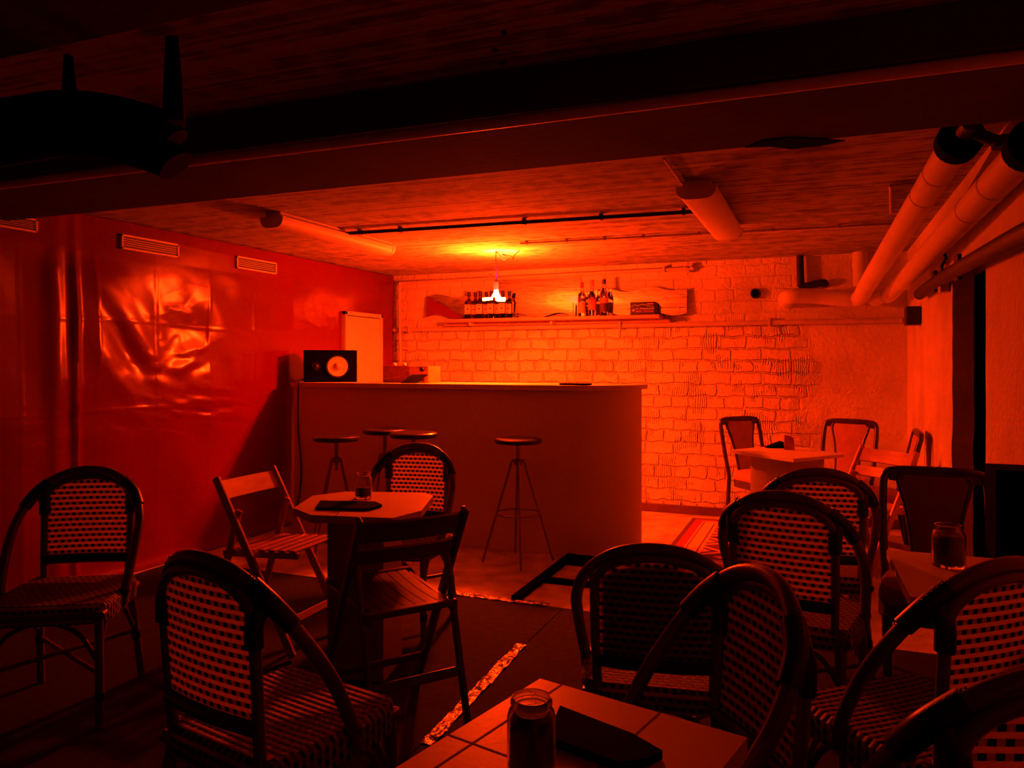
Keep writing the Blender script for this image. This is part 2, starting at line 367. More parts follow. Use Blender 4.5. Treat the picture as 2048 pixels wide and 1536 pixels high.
def link(name, mb, mat, parent=None, flat=False):
    me = mb if isinstance(mb, bpy.types.Mesh) else mb.mesh(name, mat, flat)
    o = bpy.data.objects.new(name, me); COL.objects.link(o)
    if parent: o.parent = parent
    return o
def tag(o, label=None, cat=None, group=None, kind=None):
    if label: o['label'] = label
    if cat: o['category'] = cat
    if group: o['group'] = group
    if kind: o['kind'] = kind
    return o
def struct(name, mb, mat, label, cat, flat=False):
    return tag(link(name, mb, mat, None, flat), label, cat, None, 'structure')
def thing(name, label, cat, loc=(0, 0, 0), rz=0.0, group=None):
    o = bpy.data.objects.new(name, None); COL.objects.link(o); o.empty_display_size = .1
    o.location = loc; o.rotation_euler = (0, 0, rz); return tag(o, label, cat, group)
def solo(name, mb, mat, label, cat, loc=(0, 0, 0), rz=0.0, group=None):
    o = link(name, mb, mat); o.location = loc; o.rotation_euler = (0, 0, rz); return tag(o, label, cat, group)
def dup(root, loc, rz, label=None, group=None):
    r = root.copy(); COL.objects.link(r); r.location = loc; r.rotation_euler = (0, 0, rz)
    if label: r['label'] = label
    if group: r['group'] = group
    for ch in list(root.children):
        c = ch.copy(); COL.objects.link(c); c.parent = r
        for g in list(ch.children):
            d = g.copy(); COL.objects.link(d); d.parent = c
    return r
def text_mesh(s, size, mat, thick=.0004, align='CENTER'):
    cu = bpy.data.curves.new('t', 'FONT'); cu.body = s; cu.size = size; cu.extrude = thick; cu.align_x = align; cu.align_y = 'CENTER'
    o = bpy.data.objects.new('t', cu); COL.objects.link(o)
    me = bpy.data.meshes.new_from_object(o.evaluated_get(bpy.context.evaluated_depsgraph_get()))
    bpy.data.objects.remove(o); bpy.data.curves.remove(cu)
    me.materials.clear(); me.materials.append(mat); return me

# ================================================================== SETTING
CE, XL, YB, XR = 2.25, -4.14, 6.97, .655
struct('floor', MB().bb((-4.5, -2.0, -.12), (3.2, 7.3, 0)), M['concrete'], 'worn pale concrete floor around the bar', 'floor')
struct('ceiling', MB().bb((-4.5, -2.0, CE), (3.2, 7.3, CE + .15)), M['ceil'], 'white painted concrete ceiling with board marks', 'ceiling')
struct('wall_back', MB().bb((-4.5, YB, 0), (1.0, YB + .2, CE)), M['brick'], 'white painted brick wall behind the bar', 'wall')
struct('wall_left', MB().bb((XL - .2, -2.0, 0), (XL - .06, 7.0, CE)), M['plaster'], 'plain wall behind the red plastic sheet', 'wall')
# right wall with a doorway, its edge broken away
DY0, DY1, DZ = 3.79, 4.68, 1.84
def ragged(pts_y, z0, z1, n, amp, seed):
    return [pts_y + amp * noise.noise(Vector((seed, i * .9, 0))) for i in range(n + 1)]
mb = MB()
far = [(XR, DY1 + .03 * noise.noise(Vector((3.1, z * 6, 0))) + (.02 if z < .95 else 0), z) for z in [DZ * i / 40 for i in range(41)]]
mb.prism(far + [(XR, YB, DZ), (XR, YB, 0)], (.10, 0, 0))
mb.bb((XR, DY0, DZ), (XR + .16, YB, CE))
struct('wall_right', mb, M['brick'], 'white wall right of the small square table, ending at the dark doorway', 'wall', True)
nearp = [(XR, DY0 + .012 * noise.noise(Vector((8.1, z * 5, 0))), z) for z in [CE * i / 40 for i in range(41)]]
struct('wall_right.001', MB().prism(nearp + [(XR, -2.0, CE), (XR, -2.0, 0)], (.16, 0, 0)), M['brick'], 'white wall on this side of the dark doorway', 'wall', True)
struct('wall_front', MB().bb((-4.5, -2.2, 0), (3.2, -2.0, CE)), M['cloth'], 'dark wall behind the seating', 'wall')
# beams
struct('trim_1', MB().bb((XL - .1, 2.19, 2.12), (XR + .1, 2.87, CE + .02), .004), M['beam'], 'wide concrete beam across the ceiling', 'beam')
br_ = []
for px, py in ((1490, 294), (1540, 292), (1585, 297), (1640, 291), (1690, 280), (1640, 277), (1580, 274), (1530, 280)):
    br_.append(onz(px, py, 2.118))
link('broken_edge', MB().prism(br_, (0, 0, -.003)), M['black_matte'], bpy.data.objects['trim_1'])
p = onz(275, 60, 2.12)
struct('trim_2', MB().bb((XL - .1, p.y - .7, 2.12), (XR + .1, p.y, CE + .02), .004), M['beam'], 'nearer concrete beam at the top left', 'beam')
mb = MB(); mb.tube(smooth_path([(XL, 2.225, 2.104), (-2, 2.225, 2.101), (-.3, 2.225, 2.102), (XR, 2.225, 2.104)], 8), .018, 12)
solo('conduit', mb, M['white_paint'], 'thin conduit running along the near edge of the ceiling beam', 'pipe')
# baseboard
struct('baseboard_back', MB().bb((-1.75, YB - .035, 0), (XR, YB, .075), .004), M['wood_dark'], 'dark skirting at the foot of the brick wall', 'baseboard')
# door cut in the sheet on the left wall
a = onX(678, 622, XL); b2 = onX(753, 632, XL); 
struct('door_1', MB().bb((XL - .05, a.y, .0), (XL + .05, b2.y, a.z - .02), .003), M['white_paint'], 'white cupboard door in the red wall', 'door')
dr = bpy.data.objects['door_1']
mb = MB(); mb.bb((XL + .04, a.y, 0), (XL + .075, a.y + .03, a.z), .003); mb.bb((XL + .04, b2.y - .03, 0), (XL + .075, b2.y, a.z), .003); mb.bb((XL + .04, a.y, a.z - .035), (XL + .075, b2.y, a.z), .003)
link('door_frame', mb, M['white_paint'], dr)
mb = MB(); mb.bb((XL + .049, a.y + .03, 0), (XL + .053, a.y + .042, a.z - .035)); mb.bb((XL + .049, a.y + .03, a.z - .043), (XL + .053, b2.y - .03, a.z - .035)); link('door_gap', mb, M['black'], dr)
mb = MB(); mb.tube([(XL + .05, a.y + .075, 1.42), (XL + .066, a.y + .075, 1.42)], .008, 10); link('keyhole', mb, M['black'], dr)

# the red plastic sheet on the left wall
def tarp():
    bm = MB(); Y0, Y1 = 1.2, 6.965
    def node(i, j): return noise.noise(Vector((i * 3.71 + .3, j * 5.13 + .7, 1.5)))
    def facets(y, z):      # sharp creases of a sheet that lay folded
        gy, gz = (y - .12 + .03 * noise.noise(Vector((z, 3, 0)))) / .47, (z + .07 + .03 * noise.noise(Vector((y, 5, 0)))) / .56
        ky, kz = math.floor(gy), math.floor(gz); fy, fz = gy - ky, gz - kz
        h = (node(ky, kz) * (1 - fy) + node(ky + 1, kz) * fy) * (1 - fz) + (node(ky, kz + 1) * (1 - fy) + node(ky + 1, kz + 1) * fy) * fz
        return h, min(fy, 1 - fy) * .47, min(fz, 1 - fz) * .56
    def fn(u, v):
        y = Y0 + (Y1 - Y0) * u; z = .004 + (CE - .012) * v
        d = 0.0
        calm = 1.0 if y < 4.7 else max(.22, 1 - (y - 4.7) * .9)
        t, ey, ez = facets(y, z)
        d += .045 * t * calm
        d += .003 * math.exp(-(ey / .008) ** 2) * calm + .0025 * math.exp(-(ez / .008) ** 2) * calm
        d += .020 * noise.noise(Vector((y * 1.7, z * .7, 0.3)))
        d += .014 * noise.noise(Vector((y * 3.3 + z * 1.4, z * 1.9 - y * .6, 4.3))) * calm
        for (cy, cz, sy, sz, am) in ((4.12, 1.58, .24, .20, .017), (3.3, 1.0, .5, .30, .008), (5.7, 1.75, .5, .3, .003)):
            k = math.exp(-((y - cy) / sy) ** 2 - ((z - cz) / sz) ** 2)
            if k > .02:
                r = noise.ridged_multi_fractal(Vector((y * 1.9 + z * 1.3, z * 3.0 - y * 1.0, cy)), .9, 2.1, 3, 1.0, 2.0)
                d += am * k * (r - 1.0)
        # soft slanting folds falling towards the bar, and flat creases low down
        k = math.exp(-((y - 3.68) / .30) ** 2 - ((z - 1.50) / .42) ** 2)
        if k > .02: d += .030 * k * noise.noise(Vector(((z + 1.25 * y) * 3.6, (y - z) * .5, 2.2)))
        k = math.exp(-((y - 4.3) / .55) ** 2 - ((z - 1.0) / .13) ** 2)
        if k > .02: d += .016 * k * noise.noise(Vector((y * 2.6 - z * 2.0, z * 14 + y * 2.2, 6.1))) + .007 * k * noise.noise(Vector((y * 7, z * 26 + y * 5, 1.1)))
        k = math.exp(-((y - 4.0) / .35) ** 2 - ((z - 1.33) / .10) ** 2)
        if k > .02: d += .015 * k * noise.noise(Vector((y * 6 + z * 5, z * 13 - y * 4, 3.4)))
        yf = 3.27 + .03 * noise.noise(Vector((z * 1.1, 8, 0)))
        d += .024 * math.exp(-((y - yf) / .028) ** 2) + .022 * math.exp(-((y - yf + .12) / .06) ** 2)
        k = math.exp(-((CE - z) / .10) ** 2)
        d += k * .020 * noise.noise(Vector((y * 7, 2.2, 0)))
        if z > 1.9: d *= max(.25, 1 - (z - 1.9) * 6)
        d += .03 * math.exp(-(z / .05) ** 2)
        d += .013 * math.exp(-((y - 6.93) / .02) ** 2)
        return (XL + .035 + max(-.03, d), y, z)
    bm.sheet(fn, 420, 200, .002)
    return bm
solo('plastic_sheet', tarp(), M['tarp'], 'wrinkled glossy red plastic sheet covering the whole left wall', 'plastic sheet')

# air vents
def vent(y0, y1, z0, z1, label):
    t = thing('air_vent', label, 'vent', (XL + .047, (y0 + y1) / 2, (z0 + z1) / 2), 0, 'white air vents on the red wall')
    W, H = y1 - y0, z1 - z0; f = .013
    mb = MB(); mb.bb((-.012, -W / 2, -H / 2), (.009, -W / 2 + f, H / 2), .002); mb.bb((-.012, W / 2 - f, -H / 2), (.009, W / 2, H / 2), .002)
    mb.bb((-.012, -W / 2, -H / 2), (.009, W / 2, -H / 2 + f), .002); mb.bb((-.012, -W / 2, H / 2 - f), (.009, W / 2, H / 2), .002)
    link('frame', mb, M['white_paint'], t)
    link('backing', MB().bb((-.010, -W / 2 + .004, -H / 2 + .004), (.001, W / 2 - .004, H / 2 - .004)), M['black'], t)
    n = 5; z0_, st_ = -H / 2 + f, (H - 2 * f) / n
    for i in range(1, n):
        link('slat', MB().box((.004, 0, z0_ + st_ * i), (.006, W - 2 * f, st_ * .30), None, 0), M['white_paint'], t)
for x0, y0, x1, y1, lb in ((247, 467, 362, 516, 'long white air vent on the red wall, second from the left edge'), (477, 511, 557, 549, 'white air vent on the red wall nearest the bar'), (-45, 415, 80, 466, 'white air vent on the red wall cut by the left edge of the photo')):
    A, B = onX(x0, y0, XL + .07), onX(x1, y1, XL + .07); zt = onX(x0, y0, XL + .07).z; zb = onX(x1, y1, XL + .07).z
    vent(A.y, B.y, zb, zt, lb)

# ------------------------------------------------------------------ floor covering
def carpet(x0, x1, y0, y1, label):
    mb = MB(); mb.bb((x0, y0, .0), (x1, y1, .006), .002); solo('carpet', mb, M['carpet'], label, 'carpet', group='black carpet pieces')
carpet(XL + .1, -1.306, -1.9, 4.02, 'black carpet on the floor left of the taped seam')
carpet(-1.302, XR - .01, -1.9, 4.02, 'black carpet on the floor right of the taped seam')
def tape(a, b, wd, label):
    a, b = Vector(a), Vector(b); d = (b - a).normalized(); n = Vector((-d.y, d.x, 0)); L = (b - a).length
    def fn(u, v):
        p = a + (b - a) * u + n * (v - .5) * (wd + .012 * noise.noise(Vector((u * L * 6, 3, 0))))
        z = .011 + .007 * noise.noise(Vector((u * L * 16, v * 3, 1.7))) + .006 * noise.noise(Vector((u * L * 45, v * 6, 5.7)))
        return (p.x, p.y, max(.0072, z))
    solo('floor_tape', MB().sheet(fn, int(L / .012), 6, .0012), M['tape'], label, 'tape', group='shiny tape on the carpet seams')
tape((-1.285, 2.40, 0), (-1.318, 3.42, 0), .050, 'crinkled shiny tape strip running along the carpet seam towards the bar')
tape((-2.75, 4.03, 0), (-1.40, 4.03, 0), .055, 'crinkled shiny tape strip along the far carpet edge')

# kilim rug
mb = MB(); A = onz(1372, 1043, 0)
mb.sheet(lambda u, v: (-1.02 + 1.15 * u, 5.15 + 1.6 * v, .006 + .002 * noise.noise(Vector((u * 5, v * 7, 0)))), 30, 30, .008, lambda u, v: (1.15 * u, 1.75 * v))
solo('kilim_rug', mb, M['rug'], 'patterned kilim rug with striped border under the small square table', 'rug')

# open black frame on the floor by the bar
t = thing('floor_frame', 'low black open frame lying on the floor at the curved end of the bar', 'frame', (-1.6, 4.05, 0))
mb = MB(); mb.bb((-.025, 0, 0.001), (.03, 1.05, .03), .004); link('side_rail', mb, M['black_matte'], t)
mb = MB(); mb.bb((.715, 0, 0.001), (.77, 1.05, .03), .004); link('side_rail', mb, M['black_matte'], t)
for y0 in (.40, .85, 1.0):
    link('cross_rail', MB().bb((.03, y0, .001), (.715, y0 + .05, .028), .004), M['black_matte'], t)

# ================================================================== CEILING FITTINGS
def tube_light(x, y0, y1, label, wd):
    t = thing('fluorescent_light', label, 'ceiling light', (x, (y0 + y1) / 2, CE - .001), 0, 'unlit tube lights on the ceiling'); L = y1 - y0
    link('base', MB().bb((-wd * .36, -L / 2 + .01, -.03), (wd * .36, L / 2 - .01, 0), .004), M['white_paint'], t)
    prof = [(-wd / 2, -.03)] + [(-wd / 2 * math.cos(k * PI / 10) ** .6 if math.cos(k * PI / 10) > 0 else wd / 2 * abs(math.cos(k * PI / 10)) ** .6, -.03 - .065 * math.sin(k * PI / 10) ** .7) for k in range(1, 10)] + [(wd / 2, -.03)]
    mb = MB(); mb.prism([(px, -L / 2 + .03, pz) for px, pz in prof], (0, L - .06, 0)); link('diffuser', mb, M['white_paint'], t)
    for sgn in (-1, 1):
        mb = MB(); mb.prism([(px * 1.04, sgn * (L / 2 - .03), -.028 + (pz + .03) * 1.06) for px, pz in prof], (0, sgn * .03, 0)); link('end_cap', mb, M['white_paint'], t)
    return t
A, B = onz(543, 443, 2.19), onz(772, 502, 2.19)
tube_light((A.x + B.x) / 2, A.y, B.y, 'unlit white tube light on the ceiling towards the red wall', .16)
A, B = onz(1402, 382, 2.19), onz(1447, 470, 2.19)
tube_light((A.x + B.x) / 2, A.y, B.y, 'unlit white tube light on the ceiling towards the large pipes', .19)
# conduits
def conduit(pts, r, label, mat, clips=(), name='conduit', n=8):
    t = thing(name, label, 'pipe', pts[0])
    o = Vector(pts[0]); mb = MB(); mb.tube(smooth_path([Vector(p) - o for p in pts], n), r, 10); link('tube', mb, mat, t)
    for c in clips:
        c = Vector(c) - o; link('clip', MB().box((c.x, c.y, c.z + r * .3), (.018, r * 3.0, r * 3.2), None, .002), mat, t)
    return t
zc = 2.225
A, B = onz(690, 467, zc), onz(1392, 423, zc)
conduit([A, (A + B) / 2, B], .012, 'dark conduit clipped to the ceiling between the two tube lights', M['dark_pipe'], [A + (B - A) * k for k in (.05, .18, .55, .76, .97)])
A, B = onz(1040, 487, 2.235), onz(1800, 447, 2.235)
conduit([A] + [A + (B - A) * k + Vector((0, .008 * math.sin(k * 40), 0)) for k in (.15, .3, .45, .6, .8)] + [B], .008, 'thin pale cable on the ceiling from the lamp to the large pipes', M['pipe_paint'], [A + (B - A) * k for k in (.02, .14, .25, .36, .51, .7, .86)])
A, B = onz(1328, 317, 2.24), onz(1368, 372, 2.24)
conduit([A, (A + B) / 2, B], .006, 'short pale cable feeding the tube light near the large pipes', M['pipe_paint'])
A, B, C_ = onz(1830, 367, 2.235), onz(1781, 372, 2.235), onz(1782, 425, 2.235)
conduit([A, A + (B - A) * .9, B, B + (C_ - B) * .1, C_], .008, 'bent pale conduit on the ceiling beside the large pipes', M['pipe_paint'])
# pipes on the back wall
yw = YB - .035
conduit([(-4.09, yw, 1.685), (-2.5, yw, 1.687), (-1.0, yw, 1.69), (XR - .02, yw, 1.692)], .022, 'long painted pipe across the brick wall under the bottle shelf', M['pipe_paint'], [(-3.9, yw, 1.685), (-1.7, yw, 1.688), (-.4, yw, 1.69)])
A = onY(803, 566, yw); B = onY(1378, 537, yw); Z = onY(806, 742, yw)
conduit([(A.x + .02, yw - .05, 1.12), (A.x + .012, yw - .05, 1.6), (A.x, yw - .045, A.z - .06), (A.x + .01, yw - .03, A.z - .01), (A.x + .07, yw, A.z), (-2.6, yw, (A.z + B.z) / 2), (B.x, yw, B.z)], .016, 'painted conduit along the top of the brick wall, bent down at the left corner', M['pipe_paint'], [(A.x + .004, yw - .046, 2.02), (-3.0, yw, A.z + .01), (-1.3, yw, B.z), (A.x + .02, yw - .05, 1.15)])
mb = MB(); c = onY(1380, 537, YB - .05)
for k in range(7):
    q = random.random
    mb.tube(smooth_path([c + Vector((.09 * (q() - .5), .05 * (q() - .5), .07 * (q() - .5))) for _ in range(5)], 5), .009, 7)
solo('cable_bundle', mb, M['pipe_paint'], 'knotted cable bundle at the right end of the upper wall conduit', 'cable')
# round hole sleeve
mb = MB(); c = onY(1511, 587, YB - .03); R = Matrix.Rotation(PI / 2, 3, 'X')
t = thing('wall_sleeve', 'small round pipe sleeve sticking out of the brick wall right of the bottle shelf', 'pipe', (c.x, YB, c.z))
link('ring', MB().lathe([(.03, -.02), (.042, -.02), (.042, .05), (.03, .05), (.03, -.02)], (0, 0, 0), 24, R), M['dark_pipe'], t)
link('plug', MB().lathe([(0, .02), (.03, .02), (.03, .03), (0, .03)], (0, 0, 0), 20, R), M['black_matte'], t)
# big insulated pipes
def big_pipe(pts, r, label, mats=None):
    t = thing('insulated_pipe', label, 'pipe', pts[0], 0); o = Vector(pts[0])
    mb = MB(); mb.tube(smooth_path([Vector(p) - o for p in pts], 8), r, 20); link('insulation', mb, M['pipe_wrap'], t)
    q = Vector(pts[-1]) - o; dirv = (Vector(pts[-1]) - Vector(pts[-2])).normalized()
    mb = MB(); mb.tube([q - dirv * .03, q + dirv * .05], r * 1.28, 24); link('flange', mb, M['black_matte'], t)
    for k in (.25, .6):
        a_ = (Vector(pts[-2]) - o).lerp(q, k); mb = MB(); mb.tube([a_ - dirv * .006, a_ + dirv * .006], r * 1.03, 20); link('band', mb, M['pipe_paint'], t)
    return t, dirv
P0 = dep(1718, 596, 6.15); P2 = dep(1917, 283, 2.9); P1 = P0.lerp(P2, .74)
t1, dv = big_pipe([dep(1574, 596, 6.25) + Vector((-.02, .35, 0)), dep(1578, 593, 6.28), dep(1625, 592, 6.27), P0 + Vector((-.12, .03, .0)), P0, P0.lerp(P1, .25), P1, P2], .062, 'thick white insulated pipe leaving the brick wall elbow, left of the pair')
# valve at its end
o = Vector(t1.location); q = P2 + dv * .09 - o
mb = MB(); mb.tube([q, q + dv * .1], .03, 14); mb.tube([q + Vector((.03, -.02, -.01)), q + Vector((.10, -.05, -.06))], .022, 12); mb.lathe([(0, -.02), (.035, -.02), (.035, .02), (0, .02)], q + Vector((.11, -.05, -.06)), 14)
link('valve', mb, M['dark_pipe'], t1)
P0 = dep(1778, 590, 6.0); P2 = dep(2062, 292, 2.35); P1 = P0.lerp(P2, .7)
big_pipe([dep(1745, 597, 6.14), dep(1755, 596, 6.1), P0 + Vector((-.04, .02, 0)), P0, P0.lerp(P1, .3), P1, P2], .057, 'large white insulated pipe beside the right wall, right one of the pair')
conduit([(XR - .045, 5.7, 1.80), (XR - .045, 4.7, 1.80), (XR - .045, 3.2, 1.77), (XR - .045, 2.6, 1.75)], .038, 'dark pipe along the right wall above the doorway', M['dark_pipe'], [(XR - .045, 5.0, 1.80), (XR - .045, 4.2, 1.79)])
# recess pipes above the elbow
A = onY(1600, 512, YB - .06); B = onY(1603, 572, YB - .06); C_ = onY(1645, 570, YB - .06)
conduit([A + Vector((0, 0, .04)), A, B + Vector((-.005, 0, .03)), B, B + Vector((.05, 0, .0)), C_ + Vector((0, .0, .02)), C_ + Vector((.02, .05, .01))], .03, 'dark bent pipe coming down beside the ceiling above the white pipe elbow', M['dark_pipe'], n=6)
A = onY(1720, 505, YB - .07); B = onY(1722, 585, YB - .07)
conduit([A + Vector((0, 0, .05)), A, B], .06, 'short upright white pipe stub behind the large white pipes', M['pipe_wrap'])
mb = MB(); A = onY(1592, 510, YB); B = onY(1745, 580, YB)
mb.bb((A.x - .02, YB - .03, A.z - .02), (B.x, YB, A.z + .02), .004); solo('wall_ledge', mb, M['plaster'], 'rough plaster ledge under the ceiling above the white pipe elbow', 'ledge')
# black junction box and small box on the right wall
c = onX(1828, 632, XR - .04)
t = thing('junction_box', 'small black electrical box on the wall in the right corner', 'electrical box', (XR - .05, c.y, c.z))
link('case', MB().box((0, 0, 0), (.09, .16, .13), None, .006), M['black'], t); link('gland', MB().box((-.055, .03, -.03), (.03, .03, .03), None, .004), M['pipe_paint'], t)
c = onX(1886, 565, XR - .03)
t = thing('junction_box', 'small pale box under the pipes at the top of the doorway edge', 'electrical box', (XR - .025, c.y, c.z))
link('case', MB().box((0, 0, 0), (.05, .09, .11), None, .005), M['pipe_paint'], t); link('hook', MB().tube(smooth_path([(0, 0, .05), (-.01, .01, .09), (.01, 0, .13), (0, 0, .16)], 5), .008, 8), M['dark_pipe'], t)
mb = MB(); zz = []
for i in range(9):
    f = i / 8; zz.append((XR - .012, 5.2 - .42 * f + .0, 1.86 + .045 * f - .02 * (i % 2)))
mb.tube(zz, .007, 8); solo('wall_cable', mb, M['pipe_paint'], 'short zigzag cable on the right wall between the two small boxes', 'cable')
# hanging dark bundle, near the left of the ceiling
t = thing('hanging_bundle', 'dark bundle hanging on two straps from the ceiling at top left', 'bundle', dep(180, 210, 2.2))
o = Vector(t.location)
def bf(px, py, d): return dep(px, py, d) - o
top = [(-60, 205), (0, 195), (60, 185), (120, 176), (200, 180), (270, 196), (335, 218), (352, 232)]
mb = MB()
ring_pts = []
path = [bf(x, y + 48, 2.2) for x, y in top]
mb.tube(smooth_path(path, 5), [.06 if 5 < i < 32 else .04 for i in range(len(smooth_path(path, 5)))], 14)
path = [bf(x, y + 100, 2.24) for x, y in top]
mb.tube(smooth_path(path, 5), .055, 14)
link('cloth_roll', mb, M['cloth'], t)
for x, yt, yb_, w0 in ((137, 112, 200, .022), (344, 75, 250, .03)):
    A = onz(x, yt, CE); d = (A - _o).dot(_fw); mb = MB(); B = dep(x + 2, yb_, d)
    if x > 300: B = dep(348, 245, d)
    mb.tube([A - o, A.lerp(B, .5) - o, B - o], [w0 * .55, w0 * .8, w0], 10); link('strap', mb, M['cloth'], t)
for x, y in ((1008, 63), (990, 99), (1006, 124)):
    c = onz(x, y, CE); solo('ceiling_bolt', MB().lathe([(0, -.008), (.007, -.008), (.009, 0), (0, 0)], (0, 0, 0), 10), M['black'], 'tiny dark bolt in the ceiling in front of the beam', 'bolt', c, 0, 'ceiling bolts')

# ================================================================== THE LAMP
LP = Vector((-2.40, 5.66, 1.90))
hook = onz(997, 503, CE); hook.x = LP.x
t = thing('pendant_lamp', 'glowing red party lamp hanging on a thin cord over the bar', 'lamp', LP)
mb = MB(); mb.tube(smooth_path([(0, 0, .07), (.002, .003, .16), (-.003, 0, .26), (0, 0, CE - LP.z)], 6), .0035, 7); link('cord', mb, M['cable'], t)
mb = MB(); mb.tube(smooth_path([(.0, 0, .335), (.04, -.01, .30), (.06, .02, .27), (.09, 0, .29), (.06, -.02, .31), (.13, .02, .29), (.14, 0, .26), (.16, .0, .30), (.19, .03, CE - LP.z - .012)], 7), .003, 6); link('loose_wire', mb, M['cable'], t)
mb = MB(); mb.lathe([(0, .095), (.016, .095), (.02, .09), (.02, .03), (0, .03)], (0, 0, 0), 20); link('socket', mb, M['socket'], t)
mb = MB(); mb.lathe([(0, .032), (.018, .03), (.019, .012), (.028, -.006), (.036, -.018), (.036, -.026), (0, -.028)], (0, 0, 0), 24); link('neck', mb, M['bulb_neck'], t)
for k, az in enumerate((math.radians(200), math.radians(320), math.radians(85))):
    mb = MB(); ca, sa = math.cos(az), math.sin(az)
    pts = [(.03, -.022), (.095, -.026), (.105, -.035), (.095, -.046), (.03, -.042)]
    out = []
    # leaf: rounded slab reaching outwards
    rim = [(.03, -.022), (.06, -.034), (.09, -.036), (.105, -.02), (.108, 0), (.105, .02), (.09, .036), (.06, .034), (.03, .022)]
    base = [(r_ * ca - s_ * sa, r_ * sa + s_ * ca, -.030 - .10 * (r_ - .03)) for r_, s_ in rim]
    mb.prism(base, (0, 0, -.018)); link('lamp_leaf', mb, M['leaf'], t)
ld = bpy.data.lights.new('added_violet_spot', 'SPOT'); ld.energy = 8; ld.color = (.35, .02, 1.0); ld.spot_size = math.radians(62); ld.spot_blend = .7; ld.shadow_soft_size = .01  # added spot that tints the ceiling violet
lo = bpy.data.objects.new('added_violet_spot', ld); COL.objects.link(lo); lo.parent = t; lo.location = (0.0, -.03, .10); lo.rotation_euler = (PI - .42, 0, 0)

ld = bpy.data.lights.new('added_ceiling_spot', 'SPOT'); ld.energy = 680; ld.color = LAMP_RGB; ld.spot_size = math.radians(128); ld.spot_blend = 1.0; ld.shadow_soft_size = .012  # added spot that brightens the ceiling above the lamp
lo = bpy.data.objects.new('added_ceiling_spot', ld); COL.objects.link(lo); lo.parent = t; lo.location = (-.04, .03, .03); lo.rotation_euler = (PI, 0, 0)

# ================================================================== BOTTLE SHELF, MIRRORS
ys = 6.74
sx0, sx1 = onY(888, 640, ys).x, onY(1318, 632, ys).x; SZ = onY(1000, 636, ys).z
t = thing('wall_shelf', 'long reddish wall shelf carrying the bottles', 'shelf', ((sx0 + sx1) / 2, ys, SZ))
hw = (sx1 - sx0) / 2
link('board', MB().bb((-hw, 0, -.028), (hw, YB - ys - .001, 0), .003), M['shelf'], t)
link('cleat', MB().bb((-hw - .10, YB - ys - .05, -.06), (hw + .06, YB - ys - .001, -.03), .003), M['shelf'], t)
for k in (-.78, .02):
    link('bracket', MB().bb((hw * k - .01, .09, -.062), (hw * k + .01, YB - ys - .001, -.029), .002), M['white_paint'], t)
# wavy mirror
ym = YB - .03
mx0, mx1 = onY(856, 620, ym).x, onY(1375, 600, ym).x
zt0, zt1 = onY(880, 593, ym).z, onY(1300, 578.5, ym).z; zb0, zb1 = onY(876, 634, ym).z, onY(1350, 627, ym).z
cx = onY(1302, 575, ym).x
def wav(x, top):
    f = (x - mx0) / (mx1 - mx0)
    return (zt0 + (zt1 - zt0) * f if top else zb0 + (zb1 - zb0) * f) + .02 * math.cos((x - cx) / .43 * 2 * PI)
n = 90; xs = [mx0 + (mx1 - mx0) * i / n for i in range(n + 1)]
LEAN = .095
outl = [(x, ym - .043 + LEAN * (wav(x, False) - zb0), wav(x, False)) for x in xs] + [(x, ym - .043 + LEAN * (wav(x, True) - zb0), wav(x, True)) for x in reversed(xs)]
solo('wavy_mirror', MB().prism(outl, (0, .005, -.0005)), M['mirror'], 'long wall mirror with wavy edges behind the bottles', 'mirror')
A, B = onY(988, 548, YB - .01), onY(1162, 632, YB - .01)
zl, zh = SZ + .03, 2.155
solo('wall_mirror', MB().prism([(A.x, YB - .043, zl), (B.x, YB - .043, zl), (B.x, YB - .043 + LEAN * (zh - zl), zh), (A.x, YB - .043 + LEAN * (zh - zl), zh)], (0, .005, 0)), M['mirror'], 'plain rectangular mirror on the wall behind the wavy one', 'mirror')
